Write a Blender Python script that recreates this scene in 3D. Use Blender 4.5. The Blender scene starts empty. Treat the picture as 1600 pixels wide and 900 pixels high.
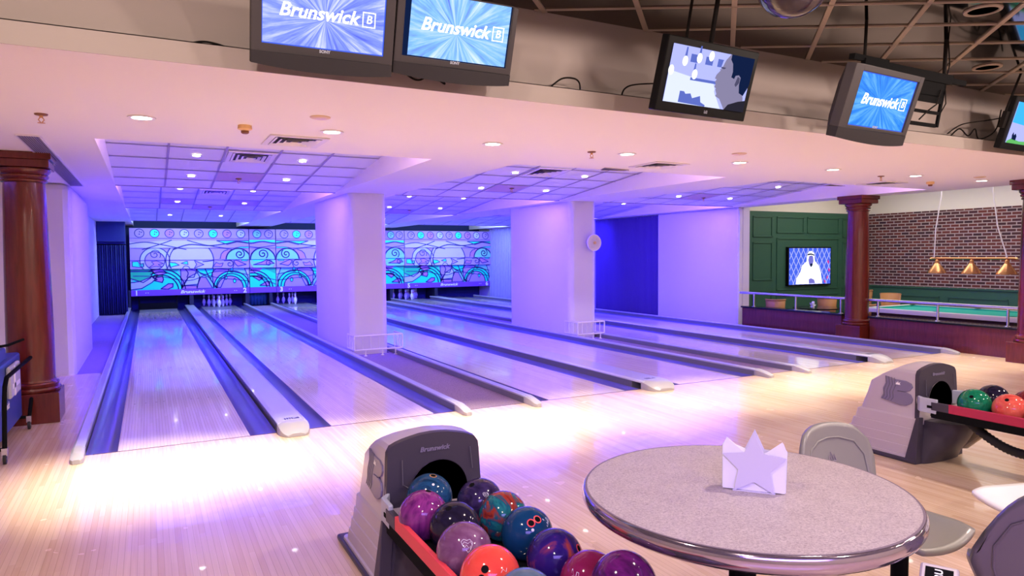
import bpy, bmesh, math, random
from mathutils import Vector, Matrix, Euler
random.seed(7)
PI = math.pi
S = bpy.context.scene
COL = S.collection

# ------------------------------------------------------------------ materials
MATS = {}
def mat(name, col=(.5,.5,.5), rough=.5, metal=0., spec=.5, coat=0., emit=None, es=1., trans=0., ior=1.45):
    if name in MATS: return MATS[name]
    m = bpy.data.materials.new(name); m.use_nodes = True
    b = m.node_tree.nodes['Principled BSDF']
    b.inputs['Base Color'].default_value = (*col, 1)
    b.inputs['Roughness'].default_value = rough
    b.inputs['Metallic'].default_value = metal
    b.inputs['Specular IOR Level'].default_value = spec
    b.inputs['Coat Weight'].default_value = coat
    b.inputs['Transmission Weight'].default_value = trans
    b.inputs['IOR'].default_value = ior
    if emit:
        b.inputs['Emission Color'].default_value = (*emit, 1)
        b.inputs['Emission Strength'].default_value = es
    m.diffuse_color = (*col, 1)
    MATS[name] = m
    return m
class NT:
    """tiny node helper"""
    def __init__(s, m): s.m = m; s.t = m.node_tree; s.b = s.t.nodes['Principled BSDF']
    def n(s, typ, **kw):
        x = s.t.nodes.new(typ)
        for k, v in kw.items(): setattr(x, k, v)
        return x
    def l(s, a, b): s.t.links.new(a, b)
    def math(s, op, a, b=None, c=None):
        x = s.n('ShaderNodeMath', operation=op)
        for i, v in enumerate((a, b, c)):
            if v is None: continue
            if isinstance(v, (int, float)): x.inputs[i].default_value = v
            else: s.l(v, x.inputs[i])
        return x.outputs[0]
    def pos(s, obj=False):
        if obj: return s.n('ShaderNodeTexCoord').outputs['Object']
        return s.n('ShaderNodeNewGeometry').outputs['Position']
    def mapping(s, v, scale=(1,1,1), rot=(0,0,0), loc=(0,0,0)):
        x = s.n('ShaderNodeMapping'); s.l(v, x.inputs['Vector'])
        x.inputs['Scale'].default_value = scale; x.inputs['Rotation'].default_value = rot; x.inputs['Location'].default_value = loc
        return x.outputs[0]
    def noise(s, v, scale=5, detail=3, dist=0, rough=.5):
        x = s.n('ShaderNodeTexNoise'); s.l(v, x.inputs['Vector'])
        x.inputs['Scale'].default_value = scale; x.inputs['Detail'].default_value = detail
        x.inputs['Distortion'].default_value = dist; x.inputs['Roughness'].default_value = rough
        return x.outputs['Fac']
    def ramp(s, f, stops, interp='LINEAR'):
        x = s.n('ShaderNodeValToRGB'); s.l(f, x.inputs[0]); r = x.color_ramp; r.interpolation = interp
        while len(r.elements) < len(stops): r.elements.new(.5)
        for e, (p, c) in zip(r.elements, stops): e.position = p; e.color = (*c, 1)
        return x.outputs[0]
    def mix(s, f, a, b, mode='MIX'):
        x = s.n('ShaderNodeMix', data_type='RGBA', blend_type=mode)
        if isinstance(f, (int, float)): x.inputs[0].default_value = f
        else: s.l(f, x.inputs[0])
        for i, v in ((6, a), (7, b)):
            if isinstance(v, tuple): x.inputs[i].default_value = (*v, 1)
            else: s.l(v, x.inputs[i])
        return x.outputs[2]
    def bump(s, h, strength=.2, dist=.01):
        x = s.n('ShaderNodeBump'); s.l(h, x.inputs['Height'])
        x.inputs['Strength'].default_value = strength; x.inputs['Distance'].default_value = dist
        s.l(x.outputs[0], s.b.inputs['Normal'])
    def color(s, c): s.l(c, s.b.inputs['Base Color'])

def boards(name, c1, c2, c3, w=.027, rough=.16, joint=.45):
    m = mat(name, c1, rough, coat=.25); t = NT(m); p = t.pos()
    sep = t.n('ShaderNodeSeparateXYZ'); t.l(p, sep.inputs[0]); X, Y = sep.outputs[0], sep.outputs[1]
    u = t.math('DIVIDE', X, w); fl = t.math('FLOOR', u)
    wn = t.n('ShaderNodeTexWhiteNoise', noise_dimensions='1D'); t.l(fl, wn.inputs['W'])
    # board segments along Y, offset per strip
    v = t.math('FLOOR', t.math('ADD', t.math('DIVIDE', Y, 1.6), t.math('MULTIPLY', wn.outputs[0], 7.3)))
    wn2 = t.n('ShaderNodeTexWhiteNoise', noise_dimensions='2D')
    cb = t.n('ShaderNodeCombineXYZ'); t.l(fl, cb.inputs[0]); t.l(v, cb.inputs[1]); t.l(cb.outputs[0], wn2.inputs['Vector'])
    col = t.ramp(wn2.outputs[0], [(0, c2), (.45, c1), (1, c3)])
    g = t.noise(t.mapping(p, (60, 1.3, 1)), 1.0, 4, .4)
    gr = t.ramp(g, [(.3, (.86,.82,.79)), (.65, (1,1,1))])
    col = t.mix(.55, col, gr, 'MULTIPLY')
    fr = t.math('FRACT', u)
    ln = t.math('LESS_THAN', fr, .055)
    col = t.mix(t.math('MULTIPLY', ln, joint), col, (.25,.15,.09))
    t.color(col)
    rr = t.noise(p, 3, 3); 
    mr = t.n('ShaderNodeMapRange'); t.l(rr, mr.inputs[0]); mr.inputs[3].default_value = rough*.7; mr.inputs[4].default_value = rough*1.5
    t.l(mr.outputs[0], t.b.inputs['Roughness'])
    return m
boards('approach_wood', (.77,.57,.41), (.72,.51,.35), (.81,.62,.46), .032, .22)
boards('lane_wood', (.84,.72,.63), (.79,.67,.57), (.88,.77,.68), .0264, .10, .8)

mat('paint_white', (.74,.69,.82), .6)
mat('paint_ceiling', (.93,.86,.84), .65)
mat('paint_fascia', (.36,.30,.285), .6)
mat('paint_cream', (.80,.76,.66), .6)
mat('tile_white', (.84,.82,.85), .7)
mat('tile_pink', (.62,.45,.50), .75)
mat('grid_bar', (.36,.30,.40), .5)
mat('black', (.006,.006,.007), .8, spec=.06)
mat('black_gloss', (.01,.01,.012), .12)
mat('black_rubber', (.02,.02,.022), .7)
mat('capping', (.50,.50,.60), .3, coat=.3)
mat('capping_side', (.22,.21,.24), .35)
mat('division', (.66,.67,.74), .22, coat=.4)
mat('gutter', (.15,.14,.36), .3, coat=.3)
mat('marker', (.06,.035,.02), .4)
mat('cap_end', (.40,.39,.44), .3)
mat('chrome', (.75,.75,.78), .12, 1.)
mat('steel', (.60,.60,.64), .25, 1.)
mat('copper', (.85,.42,.20), .22, 1.)
mat('white_metal', (.85,.82,.84), .4)
mat('plastic_white', (.88,.86,.85), .35, coat=.2)
mat('plastic_beige', (.75,.55,.35), .4)
mat('tv_grey', (.055,.047,.053), .5, spec=.2)
mat('tv_dark', (.034,.030,.035), .6, spec=.15)
mat('tv_black', (.007,.007,.008), .4, spec=.15)
mat('hood_grey', (.47,.41,.47), .35, coat=.2)
mat('hood_dark', (.050,.042,.066), .38, spec=.35)
mat('hood_emblem', (.19,.165,.27), .35)
mat('hood_emblem_line', (.11,.10,.14), .35)
mat('hood_beige', (.46,.40,.33), .4)
mat('bracket_grey', (.42,.44,.55), .35)
mat('rail_pink', (.80,.06,.08), .45)
mat('rail_magenta', (.42,.02,.07), .5)
mat('pin_white', (.88,.87,.85), .2, coat=.3)
mat('pin_red', (.7,.05,.05), .3)
mat('pit_dark', (.01,.012,.03), .7)
mat('curtain_blue', (.02,.03,.12), .85)
mat('ribbed_blue', (.09,.05,.24), .8)
mat('chair_grey', (.20,.192,.18), .36, coat=.1)
mat('chair_purple', (.085,.075,.10), .36, coat=.2)
mat('chair_emblem', (.25,.22,.25), .4)
mat('chair_white', (.82,.82,.79), .35, coat=.2)
mat('felt', (.02,.42,.33), .9)
mat('dark_wood', (.05,.02,.015), .35)
mat('wicker', (.45,.22,.09), .6)
mat('rail_white', (.75,.72,.72), .3)
mat('napkin', (.80,.79,.90), .8)
mat('holder_white', (.60,.57,.76), .5)
mat('cart_blue', (.03,.06,.28), .4)
mat('cart_grey', (.45,.45,.50), .6)
mat('lamp_white', (1,1,1), .5, emit=(1,.97,.9), es=14)
mat('spot_white', (1,1,1), .5, emit=(.92,.95,1), es=22)
mat('lamp_rim', (.85,.80,.76), .4)
mat('uv_lamp', (.9,.9,1), .5, emit=(.55,.6,1), es=3)
mat('brass', (.75,.42,.18), .35, .6)
mat('detector', (.85,.55,.25), .5)
mat('detector_dark', (.25,.10,.05), .5)
mat('vent_dark', (.05,.035,.035), .6)
mat('vent_light', (.82,.76,.80), .5)
mat('letter_white', (.9,.9,.95), .4)
mat('letter_emit', (.9,.95,1), .4, emit=(1,1,1), es=1.0)
mat('laminate_edge_line', (.16,.12,.16), .5)
mat('table_edge', (.38,.32,.38), .12, .85, coat=.5)
mat('glass', (.9,.95,1), .02, trans=1.)
mat('globe', (.03,.02,.03), .08, spec=.8)
mat('cable', (.010,.008,.008), .7, spec=.1)
mat('grid_beige', (.36,.29,.24), .4)
mat('ceil_mirror', (.12,.10,.085), .06, 1.)
mat('shade_inside', (.9,.85,.7), .5, emit=(1,.8,.5), es=2)
mat('water_blue', (.03,.12,.25), .3, emit=(.08,.25,.5), es=.35)

def woodm(name, c1, c2, rough=.25):
    m = mat(name, c1, rough, coat=.3); t = NT(m); p = t.pos(True)
    f = t.noise(t.mapping(p, (9, 9, .9)), 3, 5, 1.2)
    t.color(t.ramp(f, [(.3, c2), (.7, c1)])); return m
woodm('mahogany', (.14,.016,.010), (.10,.011,.007))
woodm('panel_wood', (.15,.024,.022), (.085,.012,.012), .4)
m = mat('carpet', (.3,.22,.3), .95); t = NT(m); p = t.pos()
t.color(t.ramp(t.noise(p, 170, 3), [(.35, (.20,.13,.22)), (.7, (.46,.36,.46))])); t.bump(t.noise(p, 240, 2), .5, .01)
m = mat('laminate', (.5,.45,.45), .42); t = NT(m); p = t.pos(True)
f1 = t.noise(p, 130, 4, 1.0, .6); f2 = t.noise(p, 9, 3, .6)
c = t.ramp(f1, [(.36, (.28,.235,.25)), (.5, (.42,.36,.375)), (.66, (.52,.455,.455))])
t.color(t.mix(.35, c, t.ramp(f2, [(.3, (.72,.66,.70)), (.7, (1,1,1))]), 'MULTIPLY'))
m = mat('brick', (.2,.05,.05), .8); t = NT(m); p = t.pos()
sp = t.n('ShaderNodeSeparateXYZ'); t.l(p, sp.inputs[0]); cb = t.n('ShaderNodeCombineXYZ')
t.l(sp.outputs[1], cb.inputs[0]); t.l(sp.outputs[2], cb.inputs[1])
bt = t.n('ShaderNodeTexBrick'); t.l(cb.outputs[0], bt.inputs['Vector'])
bt.inputs['Scale'].default_value = 1; bt.inputs['Brick Width'].default_value = .2; bt.inputs['Row Height'].default_value = .0735
bt.inputs['Mortar Size'].default_value = .011; bt.inputs['Mortar Smooth'].default_value = .1; bt.inputs['Bias'].default_value = -.1
bt.inputs['Color1'].default_value = (.15,.035,.03,1); bt.inputs['Color2'].default_value = (.03,.015,.028,1); bt.inputs['Mortar'].default_value = (.42,.34,.34,1)
t.color(bt.outputs['Color']); t.bump(t.math('SUBTRACT', 1, bt.outputs['Fac']), .5, .01)
m = mat('green_paint', (.035,.12,.075), .5)
m = mat('ribbed_violet', (.45,.42,.75), .7)

def marble(name, cols, scale=9, dist=2.5, stretch=(1,1,1), rough=.09):
    cols = [tuple(.8*v for v in c) for c in cols]; m = mat(name, cols[0], rough, coat=0., spec=.4); t = NT(m); p = t.pos(True)
    f = t.noise(t.mapping(p, stretch), scale, 5, dist)
    k = len(cols); t.color(t.ramp(f, [(.28+.44*i/(max(1, k-1)), c) for i, c in enumerate(cols)])); return m
marble('ball_blue_dark', [(.01,.02,.08), (.02,.09,.22), (.005,.02,.06)])
marble('ball_purple', [(.09,.01,.12), (.30,.04,.27), (.08,.01,.12)], 9, 1.2, (1.6,1.6,.35))
marble('ball_black', [(.008,.006,.014), (.02,.015,.045), (.006,.005,.012)], 8, 1)
marble('ball_mauve', [(.16,.05,.14), (.22,.09,.20), (.36,.20,.33)], 11, 1.5)
marble('ball_coral', [(.85,.06,.05), (.95,.10,.07), (.75,.04,.05)], 6, .5)
marble('ball_navy', [(.010,.008,.03), (.05,.03,.12), (.008,.006,.02)], 12, 1)
marble('ball_teal_red', [(.01,.03,.08), (.02,.22,.24), (.01,.09,.16), (.38,.04,.02), (.08,.01,.03)], 6, 3)
marble('ball_blue', [(.006,.035,.12), (.008,.06,.17), (.006,.03,.10)], 4, .5)
marble('ball_orange_purple', [(.16,.01,.05), (.02,.01,.12), (.04,.015,.20), (.60,.09,.02), (.12,.01,.04)], 3.2, 2.2)
marble('ball_magenta', [(.22,.01,.06), (.32,.02,.11), (.25,.012,.08)], 4, 1)
marble('ball_deep_purple', [(.02,.004,.03), (.14,.012,.14), (.02,.01,.06)], 6, 2)
marble('ball_blue_grey', [(.06,.11,.18), (.12,.18,.26), (.06,.10,.17)], 6, 1)
marble('ball_green', [(.005,.10,.05), (.01,.24,.12), (.005,.09,.05)], 8, 2)
marble('ball_red', [(.70,.03,.04), (.85,.16,.12), (.75,.05,.05)], 7, 1)
marble('ball_dark_red', [(.16,.01,.02), (.24,.02,.03)], 5, 1)

# screen material: radial rays in blues, object space (x right, z up), centred
def rays(name, c1, c2, c3, es=1.0, seed=0, cy=0.):
    m = mat(name, (0,0,0), .5, spec=.05, emit=(1,1,1), es=es); t = NT(m); p = t.pos(True)
    sp = t.n('ShaderNodeSeparateXYZ'); t.l(p, sp.inputs[0])
    z = t.math('SUBTRACT', sp.outputs[2], cy)
    a = t.math('ARCTAN2', z, sp.outputs[0])
    r = t.math('SQRT', t.math('ADD', t.math('POWER', sp.outputs[0], 2), t.math('POWER', z, 2)))
    cb = t.n('ShaderNodeCombineXYZ'); t.l(t.math('MULTIPLY', t.math('COSINE', a), 3), cb.inputs[0]); t.l(t.math('MULTIPLY', t.math('SINE', a), 3), cb.inputs[1])
    t.l(t.math('MULTIPLY', r, 1.2), cb.inputs[2])
    f = t.noise(t.mapping(cb.outputs[0], (1,1,1), loc=(seed, seed*2.1, 0)), 2.4, 5, .2, .65)
    c = t.ramp(f, [(.26, c1), (.48, c2), (.74, c3)])
    t.l(c, t.b.inputs['Emission Color']); return m
rays('screen_rays_a', (.08,.11,.75), (.24,.32,.95), (.85,.88,1.0), 1.0, 1.3, .03)
rays('screen_rays_b', (.12,.16,.80), (.22,.50,1.0), (.72,.85,1.0), 1.0, 4.1, .03)
rays('screen_rays_c', (.008,.10,.62), (.03,.25,.90), (.20,.55,1.0), 1.0, 7.7, .03)
def emis(name, c, s=1.): return mat(name, (0,0,0), .6, spec=.0, emit=c, es=s)
emis('em_lilac', (.42,.45,.95)); emis('em_pale', (.68,.74,1.)); emis('em_white', (1,1,1), 1.1); emis('em_blue', (.06,.12,.75))
emis('em_navy', (.005,.012,.05)); emis('em_skin', (.22,.20,.33)); emis('em_skin_dark', (.07,.065,.13)); emis('em_jacket', (.02,.018,.03))
emis('em_cyan', (.05,.45,.95)); emis('em_green', (.12,.45,.12)); emis('em_shadow', (.10,.14,.5)); emis('em_face', (.16,.15,.55)); emis('em_red', (.6,.03,.25))

# ------------------------------------------------------------------ mesh builder
class MB:
    def __init__(s): s.v = []; s.f = []; s.mi = []; s.m = 0
    def add(s, vs, fs):
        o = len(s.v); s.v += [tuple(v) for v in vs]
        for f in fs: s.f.append([i+o for i in f]); s.mi.append(s.m)
        return s
    def box(s, x0, x1, y0, y1, z0, z1):
        vs = [(x, y, z) for z in (z0, z1) for y in (y0, y1) for x in (x0, x1)]
        return s.add(vs, [(0,2,3,1),(4,5,7,6),(0,1,5,4),(2,6,7,3),(0,4,6,2),(1,3,7,5)])
    def quad(s, a, b, c, d): return s.add([a,b,c,d], [(0,1,2,3)])
    def poly(s, pts): return s.add(pts, [tuple(range(len(pts)))])
    def tube(s, pts, r, n=10, close=False):
        pts = [Vector(p) for p in pts]; rs = r if isinstance(r, (list, tuple)) else [r]*len(pts)
        L = len(pts); vs = []; prev = None
        for i, p in enumerate(pts):
            if close: d = pts[(i+1) % L]-pts[i-1]
            else: d = pts[min(i+1, L-1)]-pts[max(i-1, 0)]
            d.normalize()
            if prev is None:
                a = Vector((0,0,1)) if abs(d.z) < .9 else Vector((1,0,0))
                u = d.cross(a).normalized()
            else: u = (prev-d*prev.dot(d)).normalized()
            prev = u; w = d.cross(u)
            for k in range(n):
                t = 2*PI*k/n; vs.append(p+u*math.cos(t)*rs[i]+w*math.sin(t)*rs[i])
        fs = []
        for i in range(L if close else L-1):
            j = (i+1) % L
            for k in range(n): fs.append((i*n+k, i*n+(k+1) % n, j*n+(k+1) % n, j*n+k))
        if not close: fs += [tuple(range(n))[::-1], tuple((L-1)*n+k for k in range(n))]
        return s.add(vs, fs)
    def lathe(s, prof, n=24, c=(0,0,0), axis='z'):
        vs = []
        for r, z in prof:
            for k in range(n):
                a = 2*PI*k/n; x, y = r*math.cos(a), r*math.sin(a)
                q = (x, y, z) if axis == 'z' else ((x, z, y) if axis == 'y' else (z, x, y))
                vs.append((q[0]+c[0], q[1]+c[1], q[2]+c[2]))
        fs = []
        for i in range(len(prof)-1):
            for k in range(n): fs.append((i*n+k, i*n+(k+1) % n, (i+1)*n+(k+1) % n, (i+1)*n+k))
        if prof[0][0] > 1e-5: fs.append(tuple(range(n))[::-1])
        if prof[-1][0] > 1e-5: fs.append(tuple((len(prof)-1)*n+k for k in range(n)))
        return s.add(vs, fs)
    def prism(s, pts, y0, y1):        # polygon in x,z extruded along y
        n = len(pts); vs = [(x, y0, z) for x, z in pts]+[(x, y1, z) for x, z in pts]
        return s.add(vs, [tuple(range(n)), tuple(range(n, 2*n))[::-1]]+[(i, i+n, (i+1) % n+n, (i+1) % n) for i in range(n)])
    def prismx(s, pts, x0, x1):       # polygon in y,z extruded along x
        n = len(pts); vs = [(x0, y, z) for y, z in pts]+[(x1, y, z) for y, z in pts]
        return s.add(vs, [tuple(range(n)), tuple(range(n, 2*n))[::-1]]+[(i, i+n, (i+1) % n+n, (i+1) % n) for i in range(n)])
    def prismz(s, pts, z0, z1):
        n = len(pts); vs = [(x, y, z0) for x, y in pts]+[(x, y, z1) for x, y in pts]
        return s.add(vs, [tuple(range(n))[::-1], tuple(range(n, 2*n))]+[(i, (i+1) % n, (i+1) % n+n, i+n) for i in range(n)])
    def sphere(s, c, r, n=32, m=16):
        prof = [(r*math.sin(PI*i/m), -r*math.cos(PI*i/m)) for i in range(m+1)]
        prof[0] = (0, -r); prof[-1] = (0, r)
        return s.lathe(prof, n, c)
    def build(s, name, mats, parent=None, smooth=False, bevel=0, weld=False, angle=35, solid=0):
        me = bpy.data.meshes.new(name); me.from_pydata(s.v, [], s.f)
        if isinstance(mats, str): mats = [mats]
        for x in mats: me.materials.append(MATS[x])
        for p, i in zip(me.polygons, s.mi): p.material_index = i
        bm = bmesh.new(); bm.from_mesh(me)
        bmesh.ops.remove_doubles(bm, verts=bm.verts, dist=1e-6)
        bmesh.ops.recalc_face_normals(bm, faces=bm.faces)
        if smooth:
            for f in bm.faces: f.smooth = True
            ca = math.radians(angle)
            for e in bm.edges:
                if len(e.link_faces) == 2 and e.calc_face_angle(0) > ca: e.smooth = False
        bm.to_mesh(me); bm.free()
        o = bpy.data.objects.new(name, me); COL.objects.link(o)
        if parent: o.parent = parent
        if solid:
            md = o.modifiers.new('thickness', 'SOLIDIFY'); md.thickness = solid; md.offset = 0
        if bevel:
            md = o.modifiers.new('bevel', 'BEVEL'); md.width = bevel; md.segments = 2; md.limit_method = 'ANGLE'; md.angle_limit = math.radians(40)
        return o

def tag(o, label, cat, group=None):
    o['label'] = label; o['category'] = cat
    if group: o['group'] = group
    return o
def thing(name, label, cat, loc=(0,0,0), rot=0, group=None):
    o = bpy.data.objects.new(name, None); COL.objects.link(o); o.location = loc
    o.rotation_euler = rot if isinstance(rot, tuple) else (0,0,rot)
    o.empty_display_size = .1
    return tag(o, label, cat, group)
def struct(o): o['kind'] = 'structure'; return o
def recenter(o):       # move the origin of a top-level mesh to the centre of its base
    me = o.data; xs = [v.co for v in me.vertices]
    c = Vector(((min(v.x for v in xs)+max(v.x for v in xs))/2, (min(v.y for v in xs)+max(v.y for v in xs))/2, min(v.z for v in xs)))
    me.transform(Matrix.Translation(-c)); o.location = c; return o
def dup(root, loc, label=None, group=None, rot=None):
    r = root.copy(); COL.objects.link(r); r.location = loc
    if rot is not None: r.rotation_euler = rot
    if label: r['label'] = label
    if group: r['group'] = group
    for ch in list(root.children):
        c = ch.copy(); COL.objects.link(c); c.parent = r
        for g in ch.children:
            d = g.copy(); COL.objects.link(d); d.parent = c
    return r
def text(name, body, size, m, parent, M4, shear=0., bold=0., ext=.001, space=1., align='CENTER', sx=1.):
    cu = bpy.data.curves.new(name, 'FONT'); cu.body = body; cu.size = size; cu.align_x = align; cu.align_y = 'CENTER'
    cu.shear = shear; cu.offset = bold; cu.extrude = ext; cu.space_character = space; cu.resolution_u = 3
    o = bpy.data.objects.new(name+'_curve', cu); COL.objects.link(o)
    dg = bpy.context.evaluated_depsgraph_get(); me = bpy.data.meshes.new_from_object(o.evaluated_get(dg)); 
    bpy.data.objects.remove(o); bpy.data.curves.remove(cu)
    me.transform(M4 @ Matrix.Diagonal((sx, 1, 1, 1))); me.materials.clear(); me.materials.append(MATS[m])
    n = bpy.data.objects.new(name, me); COL.objects.link(n); n.parent = parent
    return n
def face_front(x, y, z, tilt=0.):        # text plane facing -Y, at x,y,z
    return Matrix.Translation((x, y, z)) @ Matrix.Rotation(PI/2, 4, 'X') @ Matrix.Rotation(tilt, 4, 'Z')

# ------------------------------------------------------------------ dimensions
YF = 6.67; YE = 23.3; YM = 24.6; CZ = 2.67
L1, LW, G = -.27, 1.054, .235
LANES = [-.27, 1.523, 3.957, 5.86, 8.19, 10.02]

# ------------------------------------------------------------------ floor
b = MB(); b.box(-6, 11.75, -4, YF, -.15, 0)
b.box(-6, -.60, YF, 11.42, -.15, 0)
struct(b.build('floor', 'approach_wood'))
b = MB(); b.box(-6, -.60, 11.42, 23.1, -.15, -.002)
struct(b.build('floor', 'carpet'))
b = MB(); b.box(11.75, 17.2, -1, 12.2, -.5, -.35); struct(b.build('floor', 'carpet'))
b = MB(); b.box(-.60, 12.3, YF, 27, -.3, -.16); struct(b.build('floor', 'pit_dark'))
# joint line at the foul line
b = MB(); b.box(-.45, 11.2, YF-.006, YF+.006, -.01, .0015); struct(b.build('trim_1', 'marker'))

# ------------------------------------------------------------------ lanes
def gutter_mb(x0, x1, y0=YF, y1=YM+1.2):
    mb = MB(); n = 8; P = []
    for i in range(n+1):
        a = PI*i/n; P.append(((x0+x1)/2-math.cos(a)*(x1-x0)/2, -.005-.085*math.sin(a)))
    low = [(x1, -.14), (x0, -.14)]
    pts = P+low; mb.prism(pts, y0, y1); return mb
sides = ['far left beside the column', 'second from the left', 'left of the middle, beyond the first pillar', 'right of the middle, running up to the second pillar',
         'second from the right, behind the second pillar', 'far right beside the wooden counter']
for i, x in enumerate(LANES):
    t = thing('bowling_lane', 'glossy maple bowling lane, %s' % sides[i], 'bowling lane', (x+LW/2, YF, 0), 0, 'six bowling lanes')
    w = LW/2
    b = MB(); b.box(-w, w, 0, YE-YF, -.14, 0); b.build('lane_surface', 'lane_wood', t)
    b = MB(); b.box(-w, w, YE-YF, YM+1.2-YF, -.14, -.002); b.build('pin_deck', 'capping_side', t)
    g1 = gutter_mb(-w-G, -w, 0, YM+1.2-YF).build('gutter', 'gutter', t, True)
    g2 = gutter_mb(w, w+G, 0, YM+1.2-YF).build('gutter', 'gutter', t, True)
    b = MB()
    for k in range(-3, 4):        # target dots in a chevron
        yy = 4.78-abs(k)*.155; xx = k*.135
        b.prismz([(xx-.012, yy-.03), (xx+.012, yy-.03), (xx, yy+.05)], .0, .0012)
    for k in (-4, -3, -2, -1.3, 1.3, 2, 3, 4):
        b.lathe([(.009, 0), (.009, .0012)], 8, (k*.108, 2.1, 0))
    b.build('target_marks', 'marker', t)
    b = MB()
    for xx, yy in ((-.26, 15.6), (-.13, 14.4), (.13, 14.4), (.26, 15.6)): b.box(xx-.012, xx+.012, yy-.35, yy+.35, 0, .0012)
    b.build('range_finders', 'marker', t)

# cappings and divisions
def capping(x0, x1, y0, y1, label, wide=False, side=1):
    t = thing('lane_capping', label, 'lane divider', ((x0+x1)/2, y0, 0), 0, 'cappings between the lanes')
    w = (x1-x0)/2; h = .085 if not wide else .10; L = y1-y0
    b = MB()
    if wide:
        b.box(-w+.02, w-.02, .55, L, -.12, h-.03)
        b.build('side_wall', 'capping_side', t)
        prof = [(-w, h-.03), (-w, h-.012), (-w+.03, h), (w-.03, h), (w, h-.012), (w, h-.03)]
        b = MB(); b.prism(prof, .30, L); b.build('top_cover', 'division', t, bevel=.004)
        b = MB()      # rounded nose
        n = 10; secs = []
        for k in range(n+1):
            u = k/n; yy = .10+.24*(1-u)
            ww = w*1.02*(math.sqrt(max(0, 1-(u*.93)**4))*.9+.1); hh = h*(1-.72*u**2)+.004
            secs.append([(-ww, yy, .002), (-ww, yy, hh-.02 if hh > .04 else hh*.5), (-ww+.04, yy, hh), (ww-.04, yy, hh), (ww, yy, hh-.02 if hh > .04 else hh*.5), (ww, yy, .002)])
        vs = [v for s in secs for v in s]; fs = []
        for k in range(n):
            for j in range(5): fs.append((k*6+j, k*6+j+1, (k+1)*6+j+1, (k+1)*6+j))
        fs += [(0,1,2,3,4,5), tuple(n*6+j for j in range(6))[::-1]]
        b.add(vs, fs); e = b.build('nose', 'cap_end', t, True)
        b = MB()
        for k in range(4): b.box(-.055+k*.022, -.042+k*.022, .40, .46, h, h+.0015)
        b.prismz([(.02, .40), (.08, .40), (.08, .47)], h, h+.0015)
        b.build('nose_mark', 'hood_dark', t)
        b = MB(); b.box(-w*.9, w*.9, .18, .24, .004, .02); b.build('reflector', 'pin_red', t)
    else:
        b.box(-w+.008, w-.008, .35, L, -.12, h-.025); b.build('side_wall', 'capping_side', t)
        b = MB(); b.prism([(-w, h-.025), (-w, h-.008), (-w+.015, h), (w-.015, h), (w, h-.008), (w, h-.025)], .3, L); b.build('top_cover', 'capping', t)
        b = MB(); n = 8; vs = []; fs = []
        for k in range(n+1):
            u = k/n; yy = .08+.27*(1-u); ww = w*(1.1 if k < n else .6); hh = h*(1-.6*u**1.8)+.003
            vs += [(-ww, yy, .002), (-ww, yy, hh*.8), (-ww*.6, yy, hh), (ww*.6, yy, hh), (ww, yy, hh*.8), (ww, yy, .002)]
        for k in range(n):
            for j in range(5): fs.append((k*6+j, k*6+j+1, (k+1)*6+j+1, (k+1)*6+j))
        fs += [(0,1,2,3,4,5), tuple(n*6+j for j in range(6))[::-1]]
        b.add(vs, fs); b.build('nose', 'cap_end', t, True)
    return t
Y0, Y1 = 6.33, YM+.3
def gp(i): return LANES[i]-G
def gq(i): return LANES[i]+LW+G
capping(gp(0)-.085, gp(0), Y0, Y1, 'narrow grey capping along the left edge of the leftmost lane')
capping(gq(0), gp(1), Y0, Y1, 'wide glossy division cover between the two leftmost lanes', True)
capping(gq(1), gq(1)+.085, Y0, Y1, 'narrow grey capping just left of the first pillar and carpet strip')
capping(gp(2)-.085, gp(2), Y0, Y1, 'narrow grey capping just right of the first carpet strip')
capping(gq(2), gp(3), Y0, Y1, 'wide glossy division cover between the two middle lanes', True)
capping(gq(3), gq(3)+.085, Y0, Y1, 'narrow grey capping just left of the second pillar')
capping(gp(4)-.085, gp(4), Y0, Y1, 'narrow grey capping just right of the second pillar')
capping(gq(4), gp(5), Y0, Y1, 'wide division cover between the two rightmost lanes', True)
capping(gq(5), gq(5)+.085, Y0, Y1, 'narrow grey capping along the right edge of the rightmost lane')
for (x0, x1, lab) in ((gq(1)+.085, gp(2)-.085, 'purple carpet strip in front of the first pillar'), (gq(3)+.085, gp(4)-.085, 'purple carpet strip in front of the second pillar'),
                      (gq(5)+.086, 11.5, 'purple floor strip between the rightmost lane and the wall')):
    b = MB(); hole = {0: (2.92, 3.59, 11.35, 14.01), 1: (7.235, 7.875, 11.39, 13.96)}.get(0 if x1 < 5 else 1 if x1 < 9 else 2)
    if hole:
        hx0, hx1, hy0, hy1 = hole
        b.box(x0, x1, YF, hy0, -.14, -.004); b.box(x0, x1, hy1, YM, -.14, -.004)
        if hx0 > x0: b.box(x0, hx0, hy0, hy1, -.14, -.004)
        if hx1 < x1: b.box(hx1, x1, hy0, hy1, -.14, -.004)
    else: b.box(x0, x1, YF, YM, -.14, -.004); b.box(x1, 11.79, 11.56, YM, -.14, -.004)
    tag(recenter(b.build('carpet_strip', 'carpet')), lab, 'carpet')
b = MB(); b.box(-.60, gp(0)-.085, YF, YM, -.14, -.001); struct(b.build('floor', 'approach_wood'))

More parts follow.
